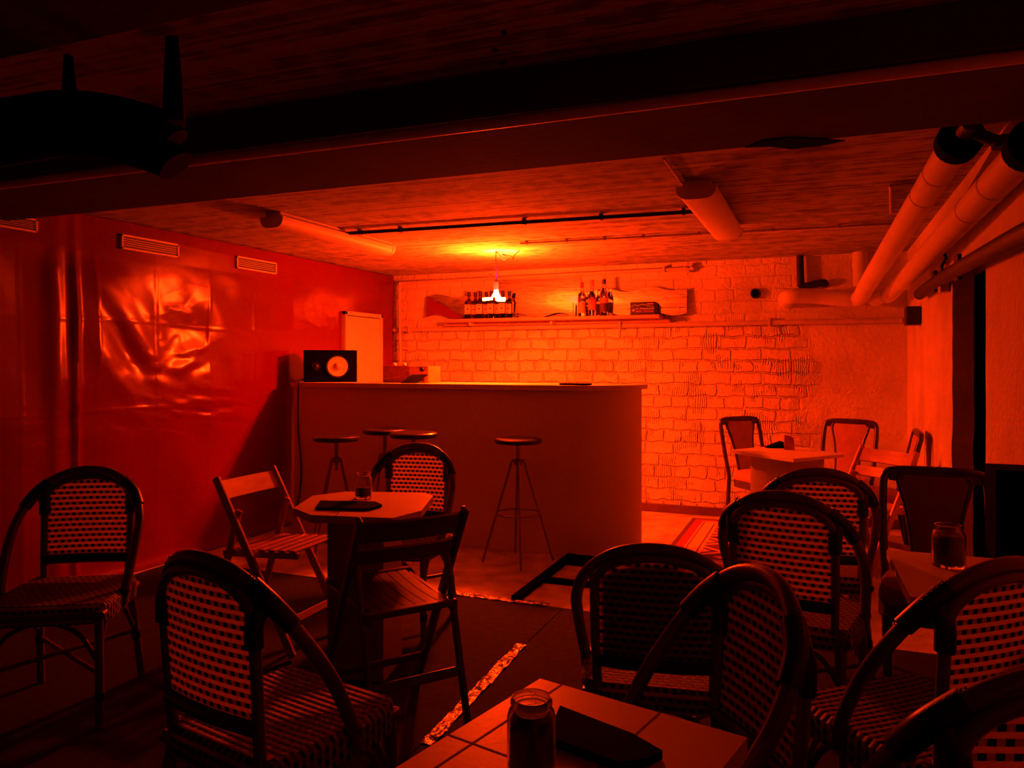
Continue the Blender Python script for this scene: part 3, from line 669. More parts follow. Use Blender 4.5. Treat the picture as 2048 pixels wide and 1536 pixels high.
def bottle(kind):
    if kind == 'bourbon':
        t = thing('bourbon_bottle', '', 'bottle', (0, 0, 0), 0, 'square bourbon bottles on the shelf'); hwid = .036
        prof = [(hwid, .0), (hwid, .155), (hwid * .9, .168), (.018, .185), (.0145, .195), (.0145, .215), (.017, .22), (.017, .225)]
        mb = MB(); rings = []
        def sq(r, z, rd):   # rounded square section
            out = []
            for q in range(4):
                cxx, cyy = [(1, 1), (-1, 1), (-1, -1), (1, -1)][q]; base = q * PI / 2
                for k in range(4):
                    an = base + k * PI / 6; out.append(Vector(((r - rd) * cxx + rd * math.cos(an), (r - rd) * cyy + rd * math.sin(an), z)))
            return out
        for r_, z_ in prof:
            rd = .008 if r_ > .03 else r_ * .95
            rings.append([mb.bm.verts.new(p_) for p_ in sq(r_, z_, rd)])
        for A_, B_ in zip(rings, rings[1:]):
            for k in range(16): mb.bm.faces.new((A_[k], A_[(k + 1) % 16], B_[(k + 1) % 16], B_[k]))
        mb.bm.faces.new(rings[0][::-1]); mb.bm.faces.new(rings[-1])
        link('body', mb, M['amber'], t)
        mb = MB(); mb.lathe([(0, .222), (.0175, .222), (.0175, .258), (.0165, .262), (0, .262)], (0, 0, 0), 18); link('cap', mb, M['black'], t)
        lb = link('label', MB().bb((-.031, -.0385, .045), (.031, -.0366, .138), 0), M['paper'], t)
        link('label', MB().bb((.0366, -.028, .045), (.0382, .028, .138), 0), M['paper'], t)
        mb = MB()
        for k in range(8):
            x_ = -.022 + .044 * k / 7; mb.box((x_, -.039, .119 + .007 * (1 - (x_ / .022) ** 2)), (.0062, .0008, .005 + .003 * (k in (0, 3, 4, 7))), None, 0)
        mb.bb((-.022, -.0394, .056), (.022, -.0386, .063), 0); link('lettering', mb, M['ink'], lb)
        mb = MB(); mb.lathe([(0, 0), (.0125, 0), (.0125, .001), (0, .001)], (0, -.0386, .094), 18, Matrix.Rotation(PI / 2, 3, 'X')); link('seal', mb, M['red_ink'], lb)
        tx = link('lettering', text_mesh('JIM BEAM', .009, M['paper']), None, lb); tx.location = (0, -.0396, .0595); tx.rotation_euler = (PI / 2, 0, 0)
    return t
bourb = bottle('bourbon'); bourb.scale = (.95, .95, 1)
fr = [(938, 'bourbon bottle at the left end of the front row on the shelf'), (961, 'second bourbon bottle from the left in the front row on the shelf'), (983, 'third bourbon bottle from the left in the front row, left of the lamp'), (1006, 'bourbon bottle right below the glowing lamp, at the right end of the front row')]
bk = [(951, 'bourbon bottle half hidden behind the two leftmost front bottles'), (973, 'bourbon bottle half hidden behind the second and third front bottles'), (995, 'bourbon bottle hidden behind the lamp, between third and fourth front bottles'), (1019, 'bourbon bottle behind the right end of the bourbon row')]
first = True
for i, (px, lb) in enumerate(fr + bk):
    yy = ys + .042 if i < 4 else ys + .117
    c = onY(px, 637, yy); loc = (c.x, yy, SZ + .0006)
    rz = math.radians(3 + 2 * random.uniform(-1, 1))
    if first: bourb.location = loc; bourb.rotation_euler = (0, 0, rz); bourb['label'] = lb; first = False
    else: dup(bourb, loc, rz, lb)
def round_bottle(name, px, yy, prof, cap, mats, label, extra):
    c = onY(px, 632, yy); t = thing(name, label, 'bottle', (c.x, yy, SZ + .0006), math.radians(15))
    link('body', MB().lathe(prof, (0, 0, 0), 28), M['glass'], t)
    if cap: link('cap', MB().lathe(cap, (0, 0, 0), 18), mats, t)
    for nm, z0, z1, r, m_ in extra:
        # label wraps the front half
        def fn(u, v, z0=z0, z1=z1, r=r):
            an = -PI / 2 + (u - .5) * 2.3; return (r * math.cos(an), r * math.sin(an), z0 + (z1 - z0) * v)
        link(nm, MB().sheet(fn, 14, 2, .0008), m_, t)
    return t
t = round_bottle('liquor_bottle', 1164, ys + .07, [(0, 0), (.036, 0), (.038, .01), (.038, .185), (.034, .205), (.016, .222), (.0135, .23), (.0135, .27), (0, .272)], [(0, .262), (.0155, .262), (.0155, .315), (0, .316)], M['red_ink'], 'clear liquor bottle with red cap, left of the three by the mirror', [('label', .03, .13, .0388, M['shelf']), ('label_band', .135, .165, .0388, M['ink'])])
t = round_bottle('liquor_bottle', 1184, ys + .06, [(0, 0), (.037, 0), (.039, .01), (.039, .16), (.033, .195), (.016, .22), (.0135, .235), (.0135, .285), (0, .287)], [(0, .277), (.0155, .277), (.0155, .32), (0, .321)], M['orange_print'], 'clear liquor bottle with a round red emblem on its label, middle of the three', [('label', .055, .15, .0398, M['orange_print'])])
mb = MB(); mb.lathe([(0, 0), (.016, 0), (.016, .0012), (0, .0012)], (0, -.0402, .150), 18, Matrix.Rotation(PI / 2, 3, 'X')); link('emblem', mb, M['red_ink'], t)
tx = link('lettering', text_mesh('BACARDI', .0135, M['ink']), None, t); tx.location = (0, -.0412, .121); tx.rotation_euler = (PI / 2, 0, 0)
t = round_bottle('liquor_bottle', 1208, ys + .07, [(0, 0), (.036, 0), (.038, .01), (.038, .175), (.032, .215), (.018, .245), (.0145, .26), (.0145, .305), (0, .307)], [(0, .29), (.016, .29), (.016, .33), (0, .331)], M['black'], 'tallest clear bottle with black cap, right of the three', [('label', .035, .115, .0388, M['ink']), ('label_band', .115, .16, .0388, M['orange_print'])])
mb = MB(); mb.lathe([(0, 0), (.020, 0), (.020, .0012), (0, .0012)], (0, -.034, .195), 18, Matrix.Rotation(PI / 2 - .25, 3, 'X') ); link('emblem', mb, M['ink'], t)
c = onY(1150, 633, ys + .12)
solo('tall_glass', MB().lathe([(0, 0), (.018, 0), (.022, .13), (.0195, .13), (.016, .006), (0, .006)], (0, 0, 0), 20), M['glass'], 'small narrow glass standing left of the three clear bottles', 'glass', (c.x, ys + .12, SZ + .0006))
c = onY(1029, 633, ys + .06)
solo('shot_glass', MB().lathe([(0, 0), (.018, 0), (.024, .05), (.021, .05), (.015, .01), (0, .01)], (0, 0, 0), 20), M['glass'], 'small shot glass at the right foot of the bourbon row', 'glass', (c.x, ys + .06, SZ + .0006))
# first aid box
A, B = onY(1260, 630, ys + .03), onY(1311, 603, ys + .03)
W, H = B.x - A.x, B.z - SZ
t = thing('first_aid_box', 'black first aid box with white cross and car outline on the shelf', 'first aid box', ((A.x + B.x) / 2, ys + .03, SZ + .0006))
link('case', MB().bb((-W / 2, 0, 0), (W / 2, .12, H), .008), M['black'], t)
mb = MB(); yf = -.0012
mb.bb((-W * .40, yf, H * .26), (-W * .375 + .004, 0, H * .26 + .001))
mb.bb((-W * .37 - .004, yf, H * .26), (-W * .37 + .004, .001, H * .48)); mb.bb((-W * .37 - .013, yf, H * .37 - .004), (-W * .37 + .013, .001, H * .37 + .004))
link('cross', mb, M['print'], t)
mb = MB(); car = [(-.44, .60), (-.44, .67), (-.30, .78), (-.2, .70), (-.1, .78), (.1, .78), (.22, .68), (.42, .62), (.42, .58)]
mb.tube([(W * x_, yf + .001, H * y_) for x_, y_ in car], .0016, 6); link('car_outline', mb, M['print'], t)
mb = MB(); mb.bb((W * .18, yf, H * .80), (W * .42, .001, H * .87)); mb.bb((W * .02, yf, H * .22), (W * .42, .001, H * .25)); mb.bb((W * .02, yf, H * .34), (W * .42, .001, H * .36)); mb.bb((-W * .27, yf, H * .22), (-W * .04, .001, H * .25)); mb.bb((-W * .27, yf, H * .30), (-W * .04, .001, H * .325))
link('print', mb, M['orange_print'], t)
for s_, x_ in (('KFZ', -.29), ('VERBANDKASTEN', -.13)):
    tx = link('lettering', text_mesh(s_, .0165, M['print'], .0004, 'LEFT'), None, t); tx.location = (W * x_, -.0012, H * .47); tx.rotation_euler = (PI / 2, 0, 0)

# ================================================================== BAR
BZ = 1.19; yb0, yb1 = 5.12, 5.62; bx0, bx1 = onY(588, 900, yb0).x, -1.21
t = thing('bar_counter', 'long grey bar counter with a pale worktop and curved right end', 'bar counter', ((bx0 + bx1) / 2, yb0, 0))
o = Vector(t.location)
def bar_line(off, x_end):
    pts = [(bx0 - (off if off > .01 else 0), yb0 - off)]
    R_ = .46; cxx = x_end - .48
    for k in range(0, 13):
        an = -PI / 2 + k / 12 * PI / 2; pts.append((cxx + (.48 + off) * math.cos(an), yb0 + R_ + (R_ + off) * math.sin(an)))
    return pts
outer = bar_line(0, bx1); inner = [(x_, y_ + .03) if i < 10 else (x_ - .03, y_) for i, (x_, y_) in enumerate(outer)]
ring = [Vector((x_, y_, 0)) - o for x_, y_ in outer] + [Vector((x_, y_, 0)) - o for x_, y_ in reversed(inner)]
link('front_panel', MB().prism([v + Vector((0, 0, .002)) for v in ring], (0, 0, BZ - .037)), M['bar_panel'], t)
link('side_panel', MB().bb(Vector((bx0, yb0 + .03, .002)) - o, Vector((bx0 + .03, yb1 - .08, BZ - .035)) - o), M['bar_panel'], t)
for zz in (.35, .75):
    link('inner_shelf', MB().bb(Vector((bx0 + .03, yb0 + .035, zz)) - o, Vector((bx1 - .5, yb1 - .1, zz + .02)) - o), M['bar_panel'], t)
for xx in (bx0 + 1.0, bx1 - .5):
    link('divider', MB().bb(Vector((xx - .012, yb0 + .035, .002)) - o, Vector((xx + .012, yb1 - .1, BZ - .035)) - o), M['bar_panel'], t)
top = [(x_, y_) for x_, y_ in bar_line(.02, bx1 + .01)]
top = [Vector((x_, y_, BZ - .033)) - o for x_, y_ in top] + [Vector((top[-1][0], yb1 + .02, BZ - .033)) - o, Vector((bx0 - .02, yb1 + .02, BZ - .033)) - o]
link('worktop', MB().prism(top, (0, 0, .033)), M['counter'], t)

# speaker
SD = 6.28; W, H = 104 / FPX * SD, 64 / FPX * SD
c = dep(661, 735, SD)
t = thing('monitor_speaker', 'black studio speaker with a white cone lying on its side on the bar', 'speaker', (c.x, c.y, BZ), math.radians(34))
link('cabinet', MB().bb((-W / 2, 0, 0), (W / 2, .24, H), .006), M['black_matte'], t)
cxs = 14 / FPX * SD; cz = H * .49; Rx = Matrix.Rotation(PI / 2, 3, 'X'); rc = 20 / FPX * SD
link('surround', MB().lathe([(rc * .98, -.004), (rc * 1.0, .005), (rc * 1.14, .008), (rc * 1.16, -.004)], (cxs, 0, cz), 36, Rx), M['black'], t)
w_ = link('woofer_cone', MB().lathe([(rc * .36, -.012 + .012), (rc * .98, .0055), (rc * 1.0, .004), (rc * 1.0, -.002), (0, -.002)], (cxs, 0, cz), 36, Rx), M['cone'], t)
link('dust_cap', MB().lathe([(rc * .40, .0005), (rc * .38, .006), (rc * .3, .012), (rc * .15, .017), (0, .018)], (cxs, 0, cz), 28, Rx), M['cone_grey'], w_)
link('tweeter', MB().lathe([(.035, -.001), (.035, .004), (.02, .004), (.016, .010), (.008, .014), (0, .015)], (-W * .27, 0, cz), 24, Rx), M['black'], t)
# its cable
mb = MB(); cp = [onY(607, 763, yb0 + .12), onY(599, 762, yb0 - .014), onY(597, 775, yb0 - .036), onY(596, 850, yb0 - .015), onY(602, 930, yb0 - .012), onY(600, 980, yb0 - .012), onY(592, 1030, yb0 - .03), onY(600, 1075, yb0 - .04)]
cp[0].z = BZ + .02; cp[1].z = BZ + .012; cp[-1].z = .01
mb.tube(smooth_path(cp, 8), .006, 8); solo('speaker_cable', mb, M['cable'], 'black cable hanging down the bar front from the speaker', 'cable')
# wooden box with knobs
yw_ = yb0 + .22
A, B = onY(766, 768, yw_), onY(856, 744, yw_); W = B.x - A.x; H = .135
t = thing('wooden_box', 'reddish brown wooden box with pale knobs on the bar beside the speaker', 'box', ((A.x + B.x) / 2, yw_, BZ))
link('case', MB().bb((-W / 2, 0, 0), (W / 2 - .17, .22, H), .004), M['redwood'], t)
link('end_panel', MB().bb((W / 2 - .17, .003, 0), (W / 2, .217, H - .004), .004), M['wood_light'], t)
for x_ in (-W / 2 + .06, -W / 2 + .15):
    link('knob', MB().lathe([(0, H), (.016, H), (.018, H + .012), (.012, H + .022), (0, H + .024)], (x_, .08, 0), 16), M['print'], t)
for z_ in (.03, .105):
    link('dial', MB().lathe([(0, -.002), (.018, -.002), (.016, .018), (0, .018)], (W / 2 - .05, 0, z_), 16, Rx), M['black'], t)
# leaning menu on the bar, and a flat one
c = onY(828, 769, yb0 + .08)
solo('menu_card', MB().prism([(-.10, 0, 0), (.03, 0, 0), (.105, .055, .065), (-.035, .055, .062)], (0, .002, .005)), M['black'], 'black menu card propped up on the bar in front of the wooden box', 'menu', (c.x, yb0 + .06, BZ + .0005), math.radians(4), 'black menu cards')
c = onz(1165, 769, BZ)
solo('menu_folder', MB().bb((-.10, -.06, 0), (.10, .06, .012), .003), M['black_matte'], 'flat black menu folder near the right end of the bar', 'menu', (c.x, yb0 + .10, BZ + .001), math.radians(-10), 'black menu cards')

# ================================================================== STOOLS
def make_stool():
    t = thing('bar_stool', '', 'stool', (0, 0, 0), 0, 'round black bar stools along the bar')
    link('seat', MB().lathe([(0, .782), (.12, .784), (.150, .788), (.160, .80), (.158, .815), (.148, .822), (.10, .820), (0, .818)], (0, 0, 0), 36), M['black_vinyl'], t)
    link('post', MB().lathe([(0, .58), (.010, .58), (.010, .66), (.014, .66), (.014, .785), (0, .785)], (0, 0, 0), 14), M['chrome'], t)
    link('hub', MB().lathe([(0, .655), (.022, .655), (.024, .66), (.024, .69), (.016, .70), (0, .70)], (0, 0, 0), 16), M['chrome'], t)
    for k in range(4):
        an = PI / 4 + k * PI / 2; ca, sa = math.cos(an), math.sin(an)
        mb = MB(); mb.tube(smooth_path([(r_ * ca, r_ * sa, z_) for r_, z_ in ((.018, .66), (.026, .685), (.045, .675), (.065, .60), (.145, .33), (.24, .004))], 5), .0075, 8); link('leg', mb, M['chrome'], t)
    ring_ = [(.149 * math.cos(2 * PI * k / 36), .149 * math.sin(2 * PI * k / 36), .33) for k in range(36)]
    mb = MB(); mb.tube(ring_, .006, 8, True); link('foot_ring', mb, M['chrome'], t)
    return t
st = make_stool()
def stool_loc(px, py, ztop): q = onz(px, py, ztop); return (q.x, min(q.y, yb0 - .21), .0), ztop
specs = [(1036, 877, 'bar stool standing alone in front of the right half of the bar', -19, .83), (673, 872, 'leftmost bar stool, by the cable hanging on the bar', 40, .84), (770, 858, 'tallest bar stool, behind the chair at the octagonal table', 15, .87), (827, 865, 'bar stool right of the tallest one, mostly hidden by a chair back', 60, .888)]
for i, (px, py, lb, rz, z) in enumerate(specs):
    q = onz(px, py, z)
    while q.y > yb0 - .25: z += .005; q = onz(px, py, z)
    s_ = st if i == 0 else dup(st, (0, 0, 0), 0, lb)
    s_['label'] = lb; s_.location = (q.x, q.y, 0); s_.rotation_euler = (0, 0, math.radians(rz))
    if z > .825:   # screwed up higher
        for ch in s_.children:
            if ch.name.startswith(('seat', 'post')): ch.location.z = z - .82

# ================================================================== BISTRO CHAIRS
def make_bistro():
    t = thing('bistro_chair', '', 'chair', (0, 0, 0), 0, 'woven rattan bistro chairs')
    half = [(.222, .03, .40), (.228, .01, .47), (.238, -.06, .60), (.232, -.135, .71), (.190, -.195, .805), (.105, -.232, .872), (0, -.245, .893)]
    pts = half + [(-x, y, z) for x, y, z in reversed(half[:-1])]
    mb = MB(); mb.tube(smooth_path(pts, 7), .0175, 12); link('bent_hoop', mb, M['rattan'], t)
    # inner back frame: stiles, arch, bottom rail
    def back_y(x, z): return -.205 - .030 * ((z - .45) / .4) - .014 * (1 - (x / .17) ** 2)
    inner = [(.162, .44), (.166, .55), (.168, .66), (.168, .755), (.155, .808), (.098, .848), (0, .865)]
    ip = [(x, back_y(x, z), z) for x, z in inner]; ip = ip + [(-x, y, z) for x, y, z in reversed(ip[:-1])]
    mb = MB(); mb.tube(smooth_path(ip, 6), .014, 10)
    for s_ in (-1, 1): mb.tube(smooth_path([(s_ * .166, back_y(.166, .72), .72), (s_ * .172, -.215, .79), (s_ * .165, -.213, .825)], 4), .014, 10)
    link('back_frame', mb, M['rattan'], t)
    mb = MB(); mb.tube(smooth_path([(x, back_y(x, .53) - .0, .528) for x in (-.165, -.08, 0, .08, .165)], 4), .020, 10); link('bottom_rail', mb, M['binding'], t)
    for s_ in (-1, 1):
        mb = MB(); mb.tube(smooth_path([(s_ * .218, -.162, .755), (s_ * .190, -.195, .805), (s_ * .145, -.216, .846)], 5), .0235, 12)
        n_ = 18
        mb.tube(smooth_path([(s_ * .168, back_y(.168, .72), .715), (s_ * .169, -.226, .77), (s_ * .175, -.212, .80)], 5), .022, 12)
        link('binding', mb, M['binding'], t)
        mb = MB()
        pth = smooth_path([(s_ * .222, -.150, .742), (s_ * .190, -.195, .805), (s_ * .138, -.220, .853)], 6)
        for q in pth: mb.lathe([(0, -.003), (.003, 0), (0, .003)], Vector(q) + Vector((s_ * .014, -.004, .018)), 6)
        link('binding_studs', mb, M['black'], t)
    def arch(x): return .856 - .052 * (abs(x) / .155) ** 2.2
    def fn(u, v):
        x = -.155 + .31 * u; z = .53 + (arch(x) - .53) * v; return (x * (1 + 0 * v), back_y(x, z), z)
    link('woven_back', MB().sheet(fn, 20, 20, .004, lambda u, v: (.31 * u, .53 + (arch(-.155 + .31 * u) - .53) * v)), M['weave'], t)
    # seat: top rolls over the edge into a skirt
    def seat(u, v):
        a, b = (u - .5) * 2 * 1.22, (v - .5) * 2 * 1.22
        ca, cb = max(-1, min(1, a)), max(-1, min(1, b)); ex = max(abs(a), abs(b)) - 1
        wx = .222 - .012 * (cb < 0) * abs(cb); x = ca * wx; y = cb * .215
        r2 = (abs(ca) ** 6 + abs(cb) ** 6) ** (1 / 6)
        if r2 > 1: x /= r2; y /= r2
        z = .455 - .006 * (1 - max(abs(ca), abs(cb)) ** 2) - (.012 if ex > -.03 else 0)
        if ex > 0: z -= ex * .26; x *= 1.008; y *= 1.008
        return (x, y - 0.005, z)
    mb = MB(); mb.sheet(seat, 34, 34, .006, lambda u, v: ((u - .5) * .54, (v - .5) * .54)); link('woven_seat', mb, M['weave'], t)
    fr_ = [(.205, .205), (-.205, .205), (-.20, -.205), (.20, -.205)]
    mb = MB()
    for k in range(4):
        a, b = fr_[k], fr_[(k + 1) % 4]; mb.tube([(a[0], a[1], .415), (b[0], b[1], .415)], .015, 10)
    link('seat_frame', mb, M['rattan'], t)
    for s_ in (-1, 1):
        mb = MB(); mb.tube(smooth_path([(s_ * .192, .185, .43), (s_ * .196, .19, .25), (s_ * .20, .195, .003)], 4), .0155, 10); lg = link('leg', mb, M['rattan'], t)
        mb = MB(); mb.tube([(s_ * .199, .1925, .10), (s_ * .20, .193, .13)], .0185, 10); link('leg_binding', mb, M['binding'], lg)
        mb = MB(); mb.tube(smooth_path([(s_ * .172, -.195, .46), (s_ * .178, -.205, .36), (s_ * .19, -.235, .18), (s_ * .20, -.265, .003)], 5), .0155, 10); lg = link('leg', mb, M['rattan'], t)
        mb = MB(); mb.tube([(s_ * .187, -.228, .21), (s_ * .189, -.234, .18)], .0185, 10); link('leg_binding', mb, M['binding'], lg)
        mb = MB(); mb.tube(smooth_path([(s_ * .19, .17, .25), (s_ * .185, .11, .35), (s_ * .18, 0, .395), (s_ * .18, -.11, .35), (s_ * .185, -.19, .25)], 5), .009, 8); link('brace', mb, M['rattan'], t)
        mb = MB(); mb.tube([(s_ * .2, .03, .43), (s_ * .215, .03, .405), (s_ * .226, .02, .46)], .021, 10); link('hoop_binding', mb, M['binding'], t)
    for y_ in (.19, -.2):
        mb = MB(); mb.tube(smooth_path([(-.185, y_, .25), (-.12, y_, .35), (0, y_, .392), (.12, y_, .35), (.185, y_, .25)], 5), .009, 8); link('brace', mb, M['rattan'], t)
    mb = MB(); mb.tube([(-.19, .19, .20), (.188, -.232, .20)], .009, 8); link('stretcher', mb, M['rattan'], t)
    mb = MB(); mb.tube([(.19, .19, .215), (-.188, -.232, .215)], .009, 8); link('stretcher', mb, M['rattan'], t)
    return t
bis = make_bistro()
# (pixel of the top of the hoop, facing direction, label)
BIS = [
 (180, 934, (.5, -.87), 'bistro chair against the red wall at far left, woven seat turned to the camera'),
 (400, 1107, (.2, .98), 'bistro chair at lower left seen from behind, in front of the octagonal table'),
 (838, 887, (.12, -1), 'bistro chair facing the camera behind the octagonal table, in front of the bar'),
 (1308, 1091, (-.16, 1), 'bistro chair with a plain wide back turned to us, just beyond the near table'),
 (1535, 1134, (-.84, -.55), 'bistro chair in side view at the right corner of the near table'),
 (1562, 985, (.18, .98), 'bistro chair with black dotted woven back, in the middle of the right group'),
 (1638, 938, (-.09, 1), 'bistro chair farthest back of the right group, below the small square table'),
 (2015, 1106, (-.68, .73), 'dark bistro chair at the right edge of the photo by the table with a jar'),
 (2150, 1335, (-.45, .9), 'bistro chair in the bottom right corner, only its hoop showing'),
]
for i, (px, py, f, lb) in enumerate(BIS):
    sz_ = .92 if i == 3 else 1.0
    top = onz(px, py, .91 * sz_); f = Vector((f[0], f[1], 0)).normalized(); rz = math.atan2(-f.x, f.y)
    view = Vector((top.x, top.y, 0)).normalized()
    loc = top + f * .245 + view * {4: -.03, 7: -.07}.get(i, 0); loc.z = .0065 if loc.y < 4.0 else 0
    c_ = bis if i == 0 else dup(bis, (0, 0, 0), 0, lb)
    c_['label'] = lb; c_.location = loc; c_.rotation_euler = (0, 0, rz); c_.scale = (1, 1, sz_)
    if i == 3:      # a lower chair without the black cord at its corners
        for ch in list(c_.children):
            if ch.name.startswith('binding'): bpy.data.objects.remove(ch)
        def bfn(u, v):
            x = -.15 + .30 * u; z = .54 + (.845 - .05 * (abs(x) / .155) ** 2.2 - .54) * v; return (x, -.205 - .030 * ((z - .45) / .4) - .014 * (1 - (x / .17) ** 2) + .011, z)
        link('light_block_board', MB().sheet(bfn, 12, 10, .006), M['wood_dark'], c_)  # added on the unseen side of the weave to block lamp light

# ================================================================== FOLDING CHAIRS
def make_folding(wood, two_slats, along_depth):
    t = thing('folding_chair', '', 'chair', (0, 0, 0), 0, 'wooden folding chairs')
    W = .205; pt = Vector((0, -.235, .79)); pf = Vector((0, .20, .0))
    up_ = (0, 1, .5)
    for s_ in (-1, 1):
        mb = MB(); a = Vector((s_ * W, pt.y, pt.z)); b = Vector((s_ * W, pf.y, pf.z)); mb.bar(a, b, .022, .038, up_, .006); link('post', mb, wood, t)
        mb = MB(); mb.bar((s_ * (W - .026), -.12, .64), (s_ * (W - .026), -.31, .0), .020, .034, (0, 1, -.3), .006); link('leg', mb, wood, t)
    def on_post(z): return pt.lerp(pf, (pt.z - z) / pt.z).y
    def slat(z0, z1, bow):
        def fn(u, v):
            x = -W + .01 + (2 * W - .02) * u; z = z0 + (z1 - z0) * v
            return (x, on_post(z) - bow * (1 - (2 * u - 1) ** 2), z)
        return MB().sheet(fn, 16, 3, .013)
    if two_slats:
        link('back_slat', slat(.70, .775, .025), wood, t); link('back_slat', slat(.615, .67, .025), wood, t)
    else: link('back_slat', slat(.69, .77, .006), wood, t)
    # seat
    y0, y1 = -.20, .20; sw = W - .04
    def sz(y): return .445 + .02 * (y - y0) / (y1 - y0)
    for s_ in (-1, 1): link('seat_rail', MB().bar((s_ * sw, y0 - .02, sz(y0) - .016), (s_ * sw, y1, sz(y1) - .016), .022, .028, (0, 0, 1), .004), wood, t)
    if along_depth:
        for k in range(7):
            x = -sw + .012 + (2 * sw - .024) * (k + .5) / 7
            def fn(u, v, x=x):
                y = y0 + (y1 - y0) * v; return (x + (u - .5) * .040, y, sz(y) + .004 - .010 * math.sin(v * PI))
            link('seat_slat', MB().sheet(fn, 1, 10, .010), wood, t)
        for y in (y0 - .015, y1 + .012): link('seat_edge', MB().bar((-sw - .012, y, sz(y)), (sw + .012, y, sz(y)), .03, .026, (0, 0, 1), .005), wood, t)
    else:
        for k in range(7):
            y = y0 + (y1 - y0) * (k + .5) / 7
            link('seat_slat', MB().bar((-sw - .012, y, sz(y) + .004), (sw + .012, y, sz(y) + .004), .036, .010, (0, 0, 1), .003), wood, t)
    def on_leg(z): return -.12 + (-.31 + .12) * (1 - z / .64)
    link('stretcher', MB().bar((-W, on_post(.13), .13), (W, on_post(.13), .13), .012, .035, (0, -.4, 1), .003), wood, t)
    link('stretcher', MB().bar((-W + .03, on_leg(.20), .20), (W - .03, on_leg(.20), .20), .012, .035, (0, .3, 1), .003), wood, t)
    return t
def place_fold(t, pl, pr, facing, ztop=.79):
    """pl, pr: pixels of the two post tops"""
    A, B = onz(pl[0], pl[1], ztop), onz(pr[0], pr[1], ztop); mid = (A + B) / 2
    f = Vector((facing[0], facing[1], 0)).normalized(); loc = mid + f * .235; loc.z = .0185 if loc.y < 4 else .024
    t.location = loc; t.rotation_euler = (0, 0, math.atan2(-f.x, f.y))
fj = make_folding(M['wood_light'], False, False); fj['label'] = 'honey coloured folding chair with one back slat, left of the octagonal table'
place_fold(fj, (433, 962), (543, 941), (1, .02))
fk = make_folding(M['wood_dark'], True, True); fk['label'] = 'dark folding chair with two curved slats, seen from behind at the octagonal table'
place_fold(fk, (712, 1043), (937, 1018), (-.80, .60), .805)
fl = make_folding(M['wood_light'], True, True); fl['label'] = 'folding chair with two lit slats right of the small square table'
place_fold(fl, (1722, 898), (1838, 914), (-.72, -.69))

# ================================================================== BENTWOOD CHAIRS
def make_bent():
    t = thing('bentwood_chair', '', 'chair', (0, 0, 0), 0, 'dark bentwood chairs with upholstered backs')
    W = .195; H = .885
    def by(z): return -.205 - .11 * max(0, (z - .44)) / .46 - .05 * max(0, (.44 - z)) / .44
    half = [(.175, .004), (.182, .22), (.188, .44), (W, .62), (W, .80), (W - .012, .865), (W - .055, H - .004), (.07, H), (0, H)]
    pts = [(x, by(z), z) for x, z in half] + [(-x, by(z), z) for x, z in reversed(half[:-1])]
    # above the seat: one bent piece; legs are their own parts
    up_half = [q for q in half if q[1] >= .43]
    pts = [(x, by(z), z) for x, z in up_half] + [(-x, by(z), z) for x, z in reversed(up_half[:-1])]
    mb = MB(); mb.tube(smooth_path(pts, 7), .0165, 12); mb.bb((-W + .02, by(H) - .012, H - .05), (W - .02, by(H) + .014, H - .004), .006); link('back_hoop', mb, M['bentwood'], t)
    inn = [(.10, .86), (.115, .835), (.085, .72), (.065, .58), (.062, .44)]
    for s_ in (-1, 1):
        mb = MB(); mb.tube(smooth_path([(s_ * (x + .02), by(z), z) for x, z in inn], 6), .011, 10); link('back_stile', mb, M['bentwood'], t)
    def hw_(z):
        for (x0, z0), (x1, z1) in zip(inn, inn[1:]):
            if z1 <= z <= z0: return x1 + (x0 - x1) * (z - z1) / (z0 - z1) + .012
        return .075
    def fn(u, v):
        z = .47 + (.86 - .47) * v; return ((2 * u - 1) * hw_(z), by(z) + .006 * (1 - (2 * u - 1) ** 2), z)
    link('back_pad', MB().sheet(fn, 10, 20, .016), M['uphol'], t)
    def se(r, z):
        out = []
        for k in range(32):
            a = 2 * PI * k / 32; c_, s2 = math.cos(a), math.sin(a)
            x = math.copysign(abs(c_) ** .55, c_) * .205 * r; y = math.copysign(abs(s2) ** .55, s2) * .205 * r
            out.append(Vector((x * (1 + .06 * (y > 0)), y - .005, z)))
        return out
    mb = MB(); R_ = [[mb.bm.verts.new(p_) for p_ in se(r, z)] for r, z in ((.985, .425), (1.0, .44), (.99, .465), (.93, .485), (.7, .497), (.3, .502))]
    for A_, B_ in zip(R_, R_[1:]):
        for k in range(32): mb.bm.faces.new((A_[k], A_[(k + 1) % 32], B_[(k + 1) % 32], B_[k]))
    mb.bm.faces.new(R_[0][::-1]); mb.bm.faces.new(R_[-1]); link('seat_cushion', mb, M['uphol'], t)
    mb = MB(); R_ = [[mb.bm.verts.new(p_) for p_ in se(r, z)] for r, z in ((.97, .365), (1.0, .37), (1.0, .422), (.97, .426))]
    for A_, B_ in zip(R_, R_[1:]):
        for k in range(32): mb.bm.faces.new((A_[k], A_[(k + 1) % 32], B_[(k + 1) % 32], B_[k]))
    mb.bm.faces.new(R_[0][::-1]); mb.bm.faces.new(R_[-1]); link('seat_rail', mb, M['bentwood'], t)
    for s_ in (-1, 1):
        mb = MB(); pl = [(s_ * .188, by(.44), .45), (s_ * .184, by(.30), .30), (s_ * .178, by(.15) - .01, .15), (s_ * .172, by(0) - .03, .003)]; mb.tube(smooth_path(pl, 5), [.0165] * 8 + [.015] * 8, 10); link('leg', mb, M['bentwood'], t)
        mb = MB(); mb.tube([(s_ * .185, .17, .39), (s_ * .184, .175, .2), (s_ * .182, .18, .003)], [.02, .017, .013], 10); link('leg', mb, M['bentwood'], t)
    return t
ben = make_bent()
